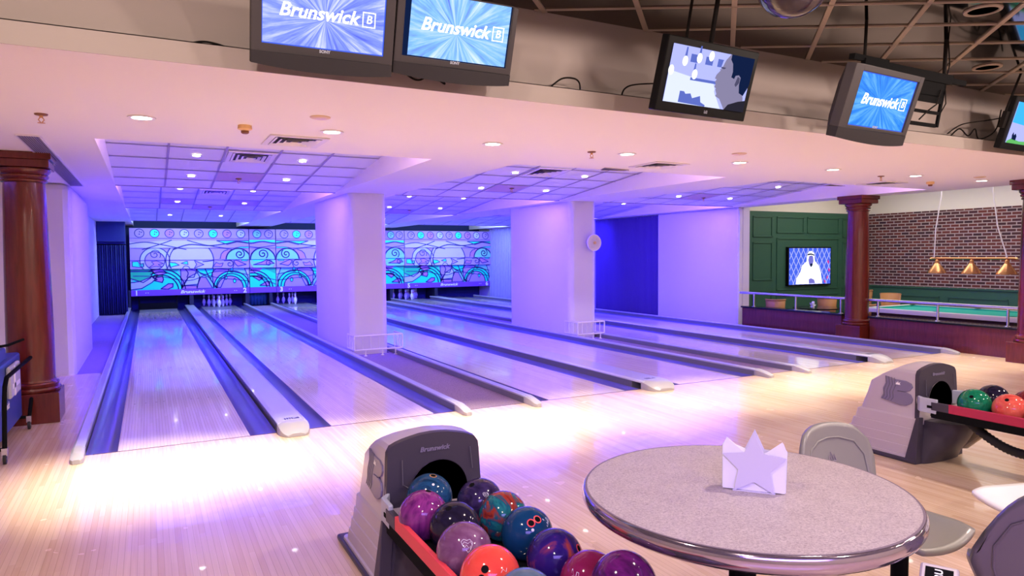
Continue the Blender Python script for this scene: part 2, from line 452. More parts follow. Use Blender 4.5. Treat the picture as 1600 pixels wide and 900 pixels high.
# ------------------------------------------------------------------ ceiling with three saw-tooth bays
BAYS = [(-.38, 2.74, -.37, 'left'), (3.76, 7.02, 3.86, 'middle'), (8.05, 11.52, 8.17, 'right')]
YB = 7.08; YC = 25.7; SEC = [11.45, 16.45, 22.0]
CX1 = 12.05
b = MB()
xs = [-6, BAYS[0][0], BAYS[0][1], BAYS[1][0], BAYS[1][1], BAYS[2][0], BAYS[2][1], CX1]
b.quad((-6, 4.16, CZ), (CX1, 4.16, CZ), (CX1, YB, CZ), (-6, YB, CZ))
for k in range(0, 7, 2): b.quad((xs[k], YB, CZ), (xs[k+1], YB, CZ), (xs[k+1], YC, CZ), (xs[k], YC, CZ))
# lip of the soffit and the edge over the games area
b.quad((-6, 4.16, CZ), (CX1, 4.16, CZ), (CX1, 4.16, 2.79), (-6, 4.16, 2.79))
b.quad((CX1, 4.16, CZ), (CX1, YC, CZ), (CX1, YC, 3.6), (CX1, 4.16, 3.6))
struct(b.build('ceiling', 'paint_ceiling'))
b = MB()
b.box(-6, CX1, 4.155, 4.16, 2.67, 2.79); b.box(-6, CX1, 4.155, 4.30, 2.785, 2.79)
b.quad((-6, 4.30, 2.79), (CX1, 4.30, 2.79), (CX1, 4.46, 3.42), (-6, 4.46, 3.42))
struct(b.build('trim_2', 'paint_fascia'))
def slope_z(y, ye): return CZ+.1*(ye-y)
for bi, (x0, x1, xg, nm) in enumerate(BAYS):
    b = MB()
    y0 = YB
    for si, ye in enumerate(SEC):
        zt = slope_z(y0, ye)
        # tiles
        b.m = 0
        b.quad((x0, y0, zt), (x1, y0, zt), (x1, ye, CZ), (x0, ye, CZ))
        # riser, side walls
        b.m = 2
        b.quad((x0, y0, CZ), (x1, y0, CZ), (x1, y0, zt), (x0, y0, zt))
        for xx in (x0, x1): b.add([(xx, y0, CZ), (xx, ye, CZ), (xx, y0, zt)], [(0,1,2)])
        # pink tiles
        b.m = 1
        def tile(cx, ry, wx=1):
            ya = ye-.6-.62*ry; yb = ya+.6
            xa = xg+.62*cx+.01; xb = xa+.60*wx
            b.quad((xa, ya, slope_z(ya, ye)-.003), (xb, ya, slope_z(ya, ye)-.003), (xb, yb, slope_z(yb, ye)-.003), (xa, yb, slope_z(yb, ye)-.003))
        if si == 0: tile(2, 1)
        if si == 1: tile(2, 0); tile(1, 1) if bi == 0 else None; tile(3, 1) if bi == 0 else None
        # grid bars
        b.m = 3
        k = 0
        xx = xg
        while xx < x1-.05:
            if xx > x0+.02:
                b.add([(xx-.013, y0, slope_z(y0, ye)-.008), (xx+.013, y0, slope_z(y0, ye)-.008), (xx+.013, ye, CZ-.008), (xx-.013, ye, CZ-.008)], [(0,1,2,3)])
            xx += .62
        yy = ye-.6
        while yy > y0+.1:
            z = slope_z(yy, ye)-.006
            b.quad((x0, yy-.018, z), (x1, yy-.018, z), (x1, yy+.018, z), (x0, yy+.018, z)); yy -= .62
        b.box(x0, x1, ye-.03, ye, CZ-.010, CZ+.004)
        y0 = ye
    # last recess in front of the masking
    b.m = 2
    b.quad((x0, 22.0, CZ), (x1, 22.0, CZ), (x1, 22.0, 3.3), (x0, 22.0, 3.3))
    b.quad((x0, 22.0, 3.3), (x1, 22.0, 3.3), (x1, YC, 3.3), (x0, YC, 3.3))
    for xx in (x0, x1): b.quad((xx, 22.0, CZ), (xx, YC, CZ), (xx, YC, 3.3), (xx, 22.0, 3.3))
    struct(b.build('ceiling', ['tile_white', 'tile_pink', 'paint_ceiling', 'grid_bar']))

# small lamps in the tile bays
def downlight(name, x, y, z, r, label, group, lm, tilt=0.):
    t = thing(name, label, 'ceiling light', (x, y, z), (tilt, 0, 0), group)
    b = MB(); b.lathe([(r*.8, .0), (r*.82, -.006), (r*1.12, -.006), (r*1.14, .0)], 24); b.build('rim', 'lamp_rim', t, True)
    b = MB(); b.lathe([(0, -.004), (r*.8, -.002)], 20); b.build('bulb', lm, t)
    return t
names = ['left', 'middle', 'right']
XS = [(.56, 1.82), (4.95, 6.2), (9.2, 10.55)]
for bi in range(3):
    for si, (ye, ys) in enumerate(((11.45, (9.32, 10.54)), (16.45, (14.12, 15.5)), (22.0, (20.8,)))):
        for yi, y in enumerate(ys):
            for xi, x in enumerate(XS[bi]):
                if (bi, si, xi) in ((2, 2, 0), (2, 2, 1), (1, 2, 1), (2, 1, 0)) : continue
                if (bi, si, yi, xi) == (1, 2, 0, 0): x = 6.46
                row = ('front slope, %s row' % ('near' if yi == 0 else 'far') if si == 0 else 'second slope, %s row' % ('near' if yi == 0 else 'far') if si == 1 else 'last slope')
                lab = 'small bright spot lamp in the %s ceiling bay, %s, %s one' % (names[bi], row, ['left', 'right'][xi])
                downlight('spot_lamp', x, y, slope_z(y, ye)-.012, .055, lab, 'small spot lamps in the tiled ceiling bays', 'spot_white', math.atan(-.1))
                if si < 2:
                    l = bpy.data.lights.new('spot', 'SPOT'); l.energy = 9; l.color = (.55,.45,1); l.spot_size = 1.5; l.spot_blend = .8; l.shadow_soft_size = .05
                    lo = bpy.data.objects.new('light', l); COL.objects.link(lo); lo.location = (x, y, slope_z(y, ye)-.05)
DLX = [-.01, 1.39, 2.88, 4.43, 6.02, 7.61, 9.28, 10.85]
ordn = ['leftmost', 'second from the left', 'third from the left', 'fourth from the left', 'fifth from the left', 'sixth from the left', 'second from the right', 'rightmost']
DLE = [900, 560, 900, 560, 560, 700, 480, 480]
for i, x in enumerate(DLX):
    t = downlight('downlight', x, 5.87, CZ-.002, .085, 'round recessed downlight in the flat ceiling, %s of its row' % ordn[i], 'row of downlights along the flat ceiling', 'lamp_white')
    l = bpy.data.lights.new('down', 'SPOT'); l.energy = DLE[i]*.74; l.color = (1,.88,.68); l.spot_size = .98; l.spot_blend = 1.; l.shadow_soft_size = .07
    lo = bpy.data.objects.new('light', l); COL.objects.link(lo); lo.location = (x, 5.87, CZ-.06)

# sprinklers, detectors, speakers, vents
def sprinkler(x, y, z, label):
    t = thing('sprinkler', label, 'sprinkler', (x, y, z), 0, 'ceiling sprinklers')
    b = MB(); b.lathe([(0, 0), (.045, 0), (.04, -.012), (.015, -.016)], 18); b.build('cover_plate', 'detector_dark', t, True)
    b = MB(); b.lathe([(.012, -.012), (.012, -.03)], 10)
    b.tube([(-.006, 0, -.028), (-.018, 0, -.045), (-.004, 0, -.064)], .004, 6); b.tube([(.006, 0, -.028), (.018, 0, -.045), (.004, 0, -.064)], .004, 6)
    b.lathe([(0, -.064), (.024, -.066), (.024, -.069), (0, -.069)], 14); b.build('head', 'brass', t, True)
for x, y, z, lab in ((-.65, 6.04, CZ, 'brass sprinkler head in the flat ceiling above the left wooden column'), (4.01, 5.9, CZ, 'sprinkler head in the flat ceiling near the middle'),
        (8.88, 6.1, CZ, 'sprinkler head in the flat ceiling toward the right wooden column'), (1.18, 10.64, 2.748, 'sprinkler head on the pink tile of the left bay front slope'),
        (5.5, 10.49, 2.763, 'sprinkler head on the pink tile of the middle bay front slope'), (9.91, 10.62, 2.75, 'sprinkler head on the pink tile of the right bay'),
        (1.2, 16.09, 2.703, 'sprinkler head on the second slope of the left bay'), (5.57, 15.9, 2.722, 'sprinkler head on the second slope of the middle bay')):
    sprinkler(x, y, z+.003, lab)
def detector(x, y, z, label):
    t = thing('smoke_detector', label, 'smoke detector', (x, y, z), 0, 'smoke detectors')
    b = MB(); b.lathe([(.052, 0), (.055, -.03), (.03, -.042)], 24); b.build('base', 'detector', t, True)
    b = MB(); b.lathe([(.03, -.04), (.03, -.058), (.02, -.065)], 20); b.build('sensor', 'detector_dark', t, True)
detector(.71, 5.89, CZ, 'orange smoke detector beside the leftmost downlight'); detector(10.3, 6.29, CZ, 'orange smoke detector at the right end of the ceiling')
for x, y, lab in ((1.17, 5.3, 'flat round tan ceiling cover near the left detector'), (5.49, 5.36, 'flat round tan ceiling cover near the middle downlights'), (10.3, 5.6, 'flat round tan ceiling cover at the right of the ceiling')):
    b = MB(); b.lathe([(.075, 0), (.075, -.006), (.06, -.012), (0, -.012)], 24); o = b.build('ceiling_cover', 'plastic_beige', None, True); o.location = (x, y, CZ); tag(o, lab, 'ceiling cover', 'round ceiling covers')
def diffuser(x, y, z, w, d, label, tilt=0.):
    t = thing('air_vent', label, 'air vent', (x, y, z), (tilt, 0, 0), 'square ceiling air vents')
    b = MB()
    for (a, c, e, f) in ((-w/2, w/2, -d/2, -d/2+.05), (-w/2, w/2, d/2-.05, d/2), (-w/2, -w/2+.05, -d/2+.05, d/2-.05), (w/2-.05, w/2, -d/2+.05, d/2-.05)): b.box(a, c, e, f, -.012, -.001)
    b.build('frame', 'vent_light', t)
    b = MB(); b.box(-w/2+.04, w/2-.04, -d/2+.04, d/2-.04, -.002, -.001); b.build('duct_back', 'vent_dark', t)
    b = MB()
    n = 4
    for k in range(n):      # nested four-way blades
        q = (w/2-.05)*(1-k/n)*.98; r = (d/2-.05)*(1-k/n)*.98; q2, r2 = q-.032, r-.032; zt, zb = -.003, -.016-.002*k
        P = [(-q, -r), (q, -r), (q, r), (-q, r)]; Q = [(-max(q2, .01), -max(r2, .01)), (max(q2, .01), -max(r2, .01)), (max(q2, .01), max(r2, .01)), (-max(q2, .01), max(r2, .01))]
        for j in range(4):
            a, c = P[j], P[(j+1) % 4]; e, f = Q[j], Q[(j+1) % 4]
            b.quad((a[0], a[1], zb), (c[0], c[1], zb), (f[0], f[1], zt), (e[0], e[1], zt))
    b.build('blades', 'vent_light', t)
diffuser(1.2, 6.48, CZ, .50, .56, 'square louvred air vent in the flat ceiling in front of the left bay')
diffuser(5.33, 6.45, CZ, .5, .5, 'square louvred air vent in the flat ceiling in front of the middle bay')
diffuser(9.8, 6.72, CZ, .5, .5, 'square louvred air vent in the flat ceiling at the far right')
diffuser(1.18, 9.3, slope_z(9.3, 11.45)-.004, .56, .56, 'square louvred air vent set in the tiles of the left bay', math.atan(-.1))
diffuser(5.42, 9.2, slope_z(9.2, 11.45)-.004, .56, .56, 'square louvred air vent set in the tiles of the middle bay', math.atan(-.1))
diffuser(1.18, 14.4, slope_z(14.4, 16.45)-.004, .56, .5, 'square air vent on the second slope of the left bay', math.atan(-.1))
t = thing('linear_vent', 'long narrow slatted vent running along the ceiling by the left column', 'air vent', (-.865, 9.4, CZ))
b = MB(); b.box(-.075, .075, -2.3, 2.3, -.004, -.001); b.build('duct_back', 'vent_dark', t)
b = MB()
for k in range(9): b.box(-.075+k*.0175, -.069+k*.0175, -2.3, 2.3, -.012, -.004)
b.build('slats', 'grid_bar', t)
b = MB(); b.box(-.09, .09, -2.32, -2.3, -.012, 0); b.box(-.09, .09, 2.3, 2.32, -.012, 0); b.box(-.09, -.078, -2.3, 2.3, -.012, 0); b.box(.078, .09, -2.3, 2.3, -.012, 0); b.build('frame', 'vent_light', t)
for x, lab in ((5.05, 'narrow dark air slot at the front of the middle bay'), (9.35, 'narrow dark air slot at the front of the right bay')):
    t = thing('air_slot', lab, 'air vent', (x, 6.98 if x < 6 else 7.2, CZ), 0, 'dark air slots')
    b = MB(); b.add([(-.18, -.09, -.004), (.22, -.03, -.004), (.2, .02, -.004), (-.1, .1, -.004), (-.18, -.09, -.001), (.22, -.03, -.001), (.2, .02, -.001), (-.1, .1, -.001)],
        [(0,1,2,3), (4,5,6,7), (0,1,5,4), (1,2,6,5), (2,3,7,6), (3,0,4,7)]); b.build('opening', 'vent_dark', t)
    b = MB(); b.tube([(-.18, -.09, -.006), (.22, -.03, -.006), (.2, .02, -.006), (-.1, .1, -.006)], .006, 6, True); b.build('frame', 'grid_bar', t)

# dark reflective ceiling over the seating area
b = MB(); b.quad((-6, -4, 3.4), (13, -4, 3.4), (13, 4.47, 3.4), (-6, 4.47, 3.4)); struct(b.build('ceiling', 'ceil_mirror'))
b = MB()
def bar(p, ang, w, clip=4.44):
    d = Vector((math.cos(ang), math.sin(ang), 0)); n = Vector((-d.y, d.x, 0))*w/2
    # segment from p going toward -Y until Y=-2, and toward +Y until clip
    t1 = (clip-p[1])/d.y; t0 = (-2-p[1])/d.y; P = Vector((p[0], p[1], 3.388))
    A, B = P+d*t0, P+d*t1
    b.add([A-n, A+n, B+n, B-n, A-n+Vector((0,0,.012)), A+n+Vector((0,0,.012)), B+n+Vector((0,0,.012)), B-n+Vector((0,0,.012))], [(0,1,2,3), (0,1,5,4), (1,2,6,5), (2,3,7,6), (3,0,4,7)])
for k in range(-5, 14): bar((2.61+.925*k, 4.44), math.radians(45.5), .038)
struct(b.build('ceiling', 'grid_beige'))
b = MB()
for k in range(-6, 14): bar((4.67, 3.80+.575*k), math.radians(-29.5), .013)
struct(b.build('ceiling', 'grid_beige'))
for x, y, lab in ((5.47, 2.98, 'unlit round recessed lamp in the dark mirror ceiling, near the top edge'), (7.18, 3.86, 'unlit round recessed lamp in the dark mirror ceiling, nearer the fascia')):
    t = thing('recessed_lamp', lab, 'ceiling light', (x, y, 3.4), 0, 'unlit lamps in the dark ceiling')
    b = MB(); b.lathe([(.095, -.002), (.10, -.014), (.122, -.012), (.126, -.002)], 32); b.build('rim', 'grid_beige', t, True)
    b = MB(); b.lathe([(0, -.006), (.096, -.006)], 24); b.build('socket', 'black', t)
t = thing('globe_lamp', 'dark glass globe hanging from the mirror ceiling at the top edge', 'ceiling light', (3.17, 2.71, 3.12))
b = MB(); b.sphere((0,0,0), .2, 40, 20); b.build('globe', 'globe', t, True)
b = MB(); b.lathe([(.05, .19), (.06, .21), (.06, .28)], 20); b.build('mount', 'black', t, True)

# ------------------------------------------------------------------ walls
b = MB(); b.box(11.95, 12.15, 11.53, YM+1.4, -.1, 3.3); struct(b.build('wall_right', 'paint_white', bevel=.0))
t = struct(MB().box(11.80, 11.96, 11.53, 14.33, -.1, CZ).build('wall_right', 'paint_white', None, bevel=.04))
b = MB()      # ribbed dark blue cladding
y = 14.33
while y < 17.3: b.box(11.90, 11.955, y, y+.045, -.05, CZ-.02); y += .06
b.box(11.93, 11.955, 14.33, 17.3, -.05, CZ-.02)
struct(b.build('wall_right', 'ribbed_blue'))
b = MB(); y = 17.3
while y < 24.6: b.box(11.91, 11.955, y, y+.1, -.05, CZ-.02); y += .14
struct(b.build('wall_right', 'ribbed_violet'))
# left pier and left walls
b = MB(); b.box(-1.6, -.93, 11.4, 14.7, -.1, CZ); struct(b.build('wall_left', 'paint_white', None, bevel=.09))
b = MB(); b.box(-1.45, -1.27, 14.7, 23.2, -.1, CZ); struct(b.build('wall_left', 'paint_white'))
b = MB(); b.box(-6, -1.9, 11.4, 11.6, 2.0, CZ); b.box(-6, -2.9, 11.4, 11.6, 0, 2.0); b.box(-1.9, -1.5, 11.4, 11.6, 0, CZ); struct(b.build('wall_left', 'paint_cream'))
b = MB(); b.box(-2.9, -1.9, 11.48, 11.5, .05, 2.0); w1 = struct(b.build('window_1', 'water_blue'))
b = MB(); b.box(-2.9, -1.9, 11.44, 11.54, .0, .06); b.box(-2.9, -1.9, 11.44, 11.54, 1.94, 2.0); b.box(-1.96, -1.9, 11.44, 11.54, 0, 2.0); b.box(-2.9, -1.9, 11.44, 11.54, .9, .95); b.build('window_frame', 'black', w1)
b = MB(); b.box(-1.6, -.55, 22.95, 23.15, -.1, CZ); struct(b.build('wall_back', 'curtain_blue'))
b = MB(); b.quad((-1.6, YC, -.1), (12.3, YC, -.1), (12.3, YC, 3.3), (-1.6, YC, 3.3)); struct(b.build('wall_back', 'curtain_blue'))
b = MB(); b.box(-6.1, -6, -4, 11.6, -.1, 3.5); struct(b.build('wall_left', 'paint_cream'))
b = MB(); b.box(-6, 13, -4.1, -4, -.1, 3.5); struct(b.build('wall_front', 'paint_cream'))
# curtain
t = thing('curtain', 'dark blue pleated curtain hanging left of the masking wall', 'curtain', (-.9, 22.85, 0))
b = MB(); n = 60; vs = []
for i in range(n+1):
    x = -.33+.66*i/n; yy = .04*math.sin(i*1.25)+.015*math.sin(i*.6)
    vs += [(x, yy, .03), (x, yy, 2.0)]
b.add(vs, [(2*i, 2*i+2, 2*i+3, 2*i+1) for i in range(n)]); b.build('fabric', 'curtain_blue', t, True, solid=.006)
b = MB(); b.tube([(-.37, .0, 2.02), (.37, .0, 2.02)], .015, 8); b.build('rail', 'black', t, True)
t = tag(recenter(MB().box(-1.26, -.56, 22.78, 22.95, 2.10, 2.67).build('header_box', 'curtain_blue')), 'dark blue box above the curtain at the far left', 'box')

# ------------------------------------------------------------------ pillars
def pillar(x0, x1, y0, y1, label):
    t = thing('pillar', label, 'pillar', ((x0+x1)/2, (y0+y1)/2, -.14), 0, 'square white pillars between the lanes')
    w, d = (x1-x0)/2, (y1-y0)/2; r = .12; pts = []
    for cx, cy, a0 in ((w-r, d-r, 0), (-w+r, d-r, 90), (-w+r, -d+r, 180), (w-r, -d+r, 270)):
        for k in range(7):
            a = math.radians(a0+15*k); pts.append((cx+r*math.cos(a), cy+r*math.sin(a)))
    b = MB(); b.prismz(pts, 0, CZ+.14); b.build('shaft', 'paint_white', t, True)
    return t
pillar(2.93, 3.58, 11.36, 14.0, 'white pillar with rounded corners between the second and third lanes')
p2 = pillar(7.24, 7.865, 11.40, 13.95, 'white pillar with rounded corners and a round wall fan, right of the middle lanes')
# guard rails at the pillar feet
def guard(x0, x1, y0, y1, label):
    t = thing('guard_rail', label, 'guard rail', ((x0+x1)/2, y0, 0), 0, 'white guard rails at the pillar feet')
    w = (x1-x0)/2; d = y1-y0
    b = MB()
    for z in (.10, .33): b.tube([(-w, d, z), (-w, 0, z), (w, 0, z), (w, d, z)], .013, 8)
    b.build('rails', 'white_metal', t, True)
    b = MB()
    for k in range(7):
        x = -w+2*w*k/6; b.tube([(x, 0, .10), (x, 0, .33)], .006 if k not in (0, 6) else .014, 6)
    for k in range(1, 4):
        for s in (-1, 1): b.tube([(s*w, d*k/3, .10), (s*w, d*k/3, .33)], .010, 6)
    b.build('bars', 'white_metal', t, True)
    for s in (-.55, .15, .7):
        b = MB(); b.lathe([(.03, -.004), (.03, .006), (.012, .012), (.012, .10)], 12, (s*w, 0, 0)); b.build('foot', 'white_metal', t, True)
guard(2.93, 3.74, 11.12, 11.55, 'low white metal guard rail around the foot of the first pillar')
guard(7.245, 7.86, 11.14, 11.6, 'low white metal guard rail around the foot of the second pillar')
# fan
t = thing('wall_fan', 'round pinkish fan disc mounted on the front of the second pillar', 'fan', (7.72, 11.28, 1.86))
b = MB(); b.lathe([(.155, -.02), (.165, 0), (.155, .02)], 36, axis='y'); b.lathe([(.15, .03), (.15, .035)], 36, axis='y'); b.build('housing', 'lamp_rim', t, True)
b = MB()
for r in (.05, .08, .11, .14): b.tube([(r*math.cos(2*PI*k/28), -.03+.1*r*r*6, r*math.sin(2*PI*k/28)) for k in range(28)], .003, 5, True)
for k in range(16): b.tube([(.03*math.cos(k*PI/8), -.035, .03*math.sin(k*PI/8)), (.155*math.cos(k*PI/8), -.015, .155*math.sin(k*PI/8))], .0025, 5)
b.build('grille', 'white_metal', t, True)
b = MB(); b.lathe([(0, -.045), (.028, -.04), (.03, -.02)], 16, axis='y'); b.build('hub', 'detector', t, True)
b = MB()
for k in range(4):
    a = k*PI/2; b.add([(0, .0, 0), (.13*math.cos(a), -.005, .13*math.sin(a)), (.12*math.cos(a+.8), .01, .12*math.sin(a+.8))], [(0,1,2)])
b.build('blades', 'tile_pink', t)
b = MB(); b.box(-.04, .04, .03, .1, -.04, .04); b.build('bracket', 'white_metal', t)

# ------------------------------------------------------------------ mahogany columns
def column(x, y, label):
    t = thing('column', label, 'column', (x, y, 0), 0, 'mahogany classical columns')
    b = MB(); b.box(-.25, .25, -.25, .25, 0, .30); b.build('plinth', 'mahogany', t, bevel=.006)
    b = MB(); b.lathe([(.21, .30), (.245, .305), (.252, .325), (.245, .345), (.225, .35), (.232, .365), (.236, .38), (.228, .395), (.212, .40), (.205, .42)], 40); b.build('base_moulding', 'mahogany', t, True)
    b = MB(); b.lathe([(.204, .41), (.203, .9), (.195, 1.5), (.182, 2.2), (.176, 2.40)], 40); b.build('shaft', 'mahogany', t, True)
    b = MB(); b.lathe([(.176, 2.38), (.195, 2.39), (.20, 2.405), (.192, 2.42), (.195, 2.425), (.208, 2.435), (.212, 2.452), (.2, 2.465), (.208, 2.475), (.225, 2.495), (.228, 2.515), (.21, 2.53)], 40)
    b.build('capital_rings', 'mahogany', t, True)
    b = MB(); b.box(-.235, .235, -.235, .235, 2.525, 2.60); b.box(-.255, .255, -.255, .255, 2.60, 2.668); b.build('abacus', 'mahogany', t, bevel=.006)
column(-1.07, 8.42, 'tall mahogany column at the left beside the leftmost lane')
column(11.62, 8.42, 'mahogany column in the middle of the wooden counter at the right')
column(11.45, 5.42, 'mahogany column cut by the right edge of the view')

# ------------------------------------------------------------------ counter with rails, games area
def counter(y0, y1, label, posts):
    t = thing('counter', label, 'counter', (11.7, y0, 0), 0, 'low wooden counters along the games area')
    b = MB(); b.box(-.1, .1, 0, y1-y0, -.35, .44); b.build('panel', 'panel_wood', t, bevel=.004)
    b = MB(); b.box(-.13, .16, -.02, y1-y0+.02, .44, .475); b.build('top', 'black_gloss', t, bevel=.006)
    b = MB(); b.tube([(-.04, -.12, .765), (-.04, y1-y0+.12, .765)], .026, 12); b.build('hand_rail', 'steel', t, True)
    for p in posts:
        b = MB(); b.lathe([(.045, .475), (.045, .483), (.02, .49), (.02, .75)], 14, (-.04, p-y0, 0)); b.build('post', 'steel', t, True)
counter(8.72, 11.2, 'low dark red wooden counter with chrome rail between the white wall and the column', (8.78, 9.82, 10.92))
counter(5.72, 8.14, 'low dark red wooden counter with chrome rail in front of the pool table', (5.88, 6.95, 8.02))
# green back wall with mouldings
b = MB(); b.box(12.05, 16.9, 12.0, 12.1, -.4, 2.64)
def frame(x0, x1, z0, z1, y=12.0, w=.03):
    for (a, c, e, f) in ((x0, x1, z0, z0+w), (x0, x1, z1-w, z1), (x0, x0+w, z0, z1), (x1-w, x1, z0, z1)): b.box(a, c, y-.02, y, e, f)
for x0, x1 in ((12.75, 13.4), (15.95, 16.5)):
    frame(x0, x1, 2.02, 2.52); frame(x0, x1, .98, 1.90); frame(x0, x1, .1, .72)
frame(13.55, 14.5, 2.12, 2.52); frame(14.62, 15.8, 2.12, 2.52); frame(13.55, 15.8, .72, 2.0); frame(13.55, 15.8, 0, .6)
struct(b.build('wall_green', 'green_paint', bevel=.004))
b = MB(); b.box(12.05, 17, 12.0, 12.1, 2.64, 3.7); b.box(16.7, 16.8, -2, 12, 2.62, 3.7); struct(b.build('wall_games', 'paint_cream'))
b = MB(); b.box(16.7, 16.8, -2, 12, .78, 2.62); struct(b.build('wall_brick', 'brick'))
b = MB(); b.box(16.66, 16.8, -2, 12, -.4, .78)
for k in range(7):
    y0 = 11.2-1.5*k
    for (a, c, e, f) in ((y0-1.3, y0, .55, .57), (y0-1.3, y0, .0, .02), (y0-1.3, y0-1.28, 0, .57), (y0-.02, y0, 0, .57)): b.box(16.64, 16.66, a, c, e, f)
b.box(16.63, 16.66, -2, 12, .755, .79)
struct(b.build('wall_green', 'green_paint'))
b = MB(); b.quad((12.05, -2, 3.4), (17, -2, 3.4), (17, 12.1, 3.4), (12.05, 12.1, 3.4)); struct(b.build('ceiling', 'paint_ceiling'))
b = MB(); b.box(12, 17, -2.1, -2, -.4, 3.6); struct(b.build('wall_front', 'paint_cream'))

# television on the green wall
t = thing('television', 'flat television on the green panelled wall showing a man in white robe and headdress', 'television', (14.65, 11.97, 1.30))
b = MB(); b.box(-.78, .78, -.05, .03, -.48, .48); b.build('casing', 'tv_black', t, bevel=.006)
b = MB(); y = -.052; b.box(-.75, .75, y, y+.002, -.45, .45); sc = b.build('screen', 'em_blue', t)
b = MB(); y = -.055
for k in range(-9, 12):      # lattice
    for s in (1, -1):
        a = []
        for j in range(31):
            z = -.45+.9*j/30; x = k*.17+s*(z*.62); 
            if abs(x) < .74: a.append((x, y, z))
        if len(a) > 1:
            b.add([(p[0]-.012, y, p[2]) for p in a]+[(p[0]+.012, y, p[2]) for p in a], [(i, i+1, i+1+len(a), i+len(a)) for i in range(len(a)-1)])
b.build('lattice_picture', 'em_lilac', sc)
b = MB(); y = -.058
b.poly([(x, y, z) for x, z in ((-.52,-.44),(-.50,-.30),(-.36,-.14),(-.30,.02),(-.14,.12),(-.12,.30),(-.06,.37),(.04,.38),(.13,.33),(.17,.12),(.30,.02),(.38,-.14),(.44,-.44))]); b.build('robe_picture', 'em_white', sc)
b = MB(); y = -.060
b.poly([(x, y, z) for x, z in ((-.05,.05),(-.08,.16),(-.05,.25),(.03,.27),(.09,.24),(.11,.13),(.07,.02),(.02,-.03))]); b.poly([(x, y, z) for x, z in ((-.06,-.33),(.02,-.30),(.14,-.34),(.18,-.43),(-.05,-.43))]); b.build('face_picture', 'em_face', sc)
b = MB(); b.poly([(x, -.061, z) for x, z in ((-.13,.27),(-.1,.31),(.02,.32),(.13,.29),(.14,.26),(.02,.285))]); b.poly([(x, -.061, z) for x, z in ((-.02,.02),(.0,.07),(.06,.07),(.08,.03),(.03,-.02))]); b.build('headband_picture', 'em_navy', sc)
b = MB()
for x, z in ((.64, -.3), (.7, -.1), (.66, .1), (.55, -.38)): b.poly([(x-.04, -.054, z), (x, -.054, z-.06), (x+.04, -.054, z), (x, -.054, z+.06)])
b.build('pattern_picture', 'em_red', sc)

# pool table: white cushions, green cloth
t = thing('pool_table', 'pool table with green cloth behind the low counter', 'pool table', (14.15, 8.05, -.35))
W, D, H = .71, 1.38, .80
b = MB(); b.box(-W, W, -D, D, H-.03, H-.005); b.build('cloth', 'felt', t)
b = MB()
for (a, c, e, f) in ((-W-.12, -W, -D-.12, D+.12), (W, W+.12, -D-.12, D+.12), (-W, W, -D-.12, -D), (-W, W, D, D+.12)): b.box(a, c, e, f, H-.06, H+.03)
b.build('rim', 'rail_white', t, bevel=.01)
b = MB()
for (a, c, e, f) in ((-W, -W+.05, -D, D), (W-.05, W, -D, D), (-W, W, -D, -D+.05), (-W, W, D-.05, D)): b.box(a, c, e, f, H-.01, H+.022)
b.build('cushions', 'felt', t)
b = MB(); b.box(-W+.02, W-.02, -D+.02, D-.02, .45, H-.06); b.build('body', 'dark_wood', t)
for x in (-W, W):
    for y in (-D, 0, D): MB().lathe([(0, H+.032), (.06, H+.034)], 16, (x*.98, y*.98, 0)).build('pocket', 'black', t)
for x in (-W+.15, W-.15):
    for y in (-D+.2, D-.2): MB().lathe([(.07, 0), (.05, .2), (.09, .46)], 16, (x, y, 0)).build('leg', 'dark_wood', t, True)

# lamp bar above the pool table
t = thing('pool_lamp', 'copper bar lamp with three conical shades hanging over the pool table', 'lamp', (14.0, 7.72, 1.5))
b = MB(); b.tube([(0, .78, 0), (0, -.78, 0)], .02, 10); b.lathe([(0, -.03), (.03, 0), (0, .03)], 12, (0, .78, 0)); b.lathe([(0, -.03), (.03, 0), (0, .03)], 12, (0, -.78, 0)); b.build('bar', 'copper', t, True)
for y in (.66, 0, -.62):
    b = MB(); b.lathe([(.02, -.02), (.035, -.04), (.04, -.08), (.05, -.10), (.16, -.25), (.175, -.29), (.165, -.285), (.05, -.11)], 28, (0, y, 0)); sh = b.build('shade', 'copper', t, True)
    b = MB(); b.sphere((0, y, -.17), .04, 14, 8); b.build('bulb', 'shade_inside', sh, True)
for y0, y1 in ((.72, .6), (-.62, -.35)):
    b = MB(); b.tube([(0, y0, .02), (0, (y0+y1)/2+.04, .6), (0, y1, 1.25), (0, y1, 1.88)], .012, 6); b.build('chain', 'white_metal', t, True)

# cane chairs, small table and napkin packet in the games area
def cane(x, y, rz, label, zb=-.35, tall=.92, m='wicker'):
    t = thing('cane_chair', label, 'chair', (x, y, zb), rz, 'brown cane chairs in the games area')
    b = MB(); n = 14; vs = []
    for i in range(n+1):
        a = PI*(.05+.90*i/n)
        vs += [(.17*math.cos(a), .19*math.sin(a), .44), (.21*math.cos(a), .25*math.sin(a), tall)]
    b.add(vs, [(2*i, 2*i+2, 2*i+3, 2*i+1) for i in range(n)]); b.build('backrest', m, t, True, solid=.025)
    b = MB(); b.tube([(.215*math.cos(PI*(.05+.9*i/n)), .255*math.sin(PI*(.05+.9*i/n)), tall) for i in range(n+1)], .018, 8); b.build('top_roll', m, t, True)
    b = MB(); b.box(-.19, .19, -.22, .20, .40, .45); b.build('seat', m, t, bevel=.02)
    for sx in (-1, 1):
        for sy in (-1, 1): MB().tube([(sx*.16, sy*.18, .41), (sx*.19, sy*.21, 0)], .018, 8).build('leg', m, t, True)
    return t
cane(12.75, 11.3, 2.2, 'brown cane chair against the green wall at its left end')
cane(14.3, 11.15, 2.3, 'light brown cane chair below the wall television')
cane(13.97, 9.93, 2.4, 'brown cane chair with its back to the low counter rail', tall=.84)
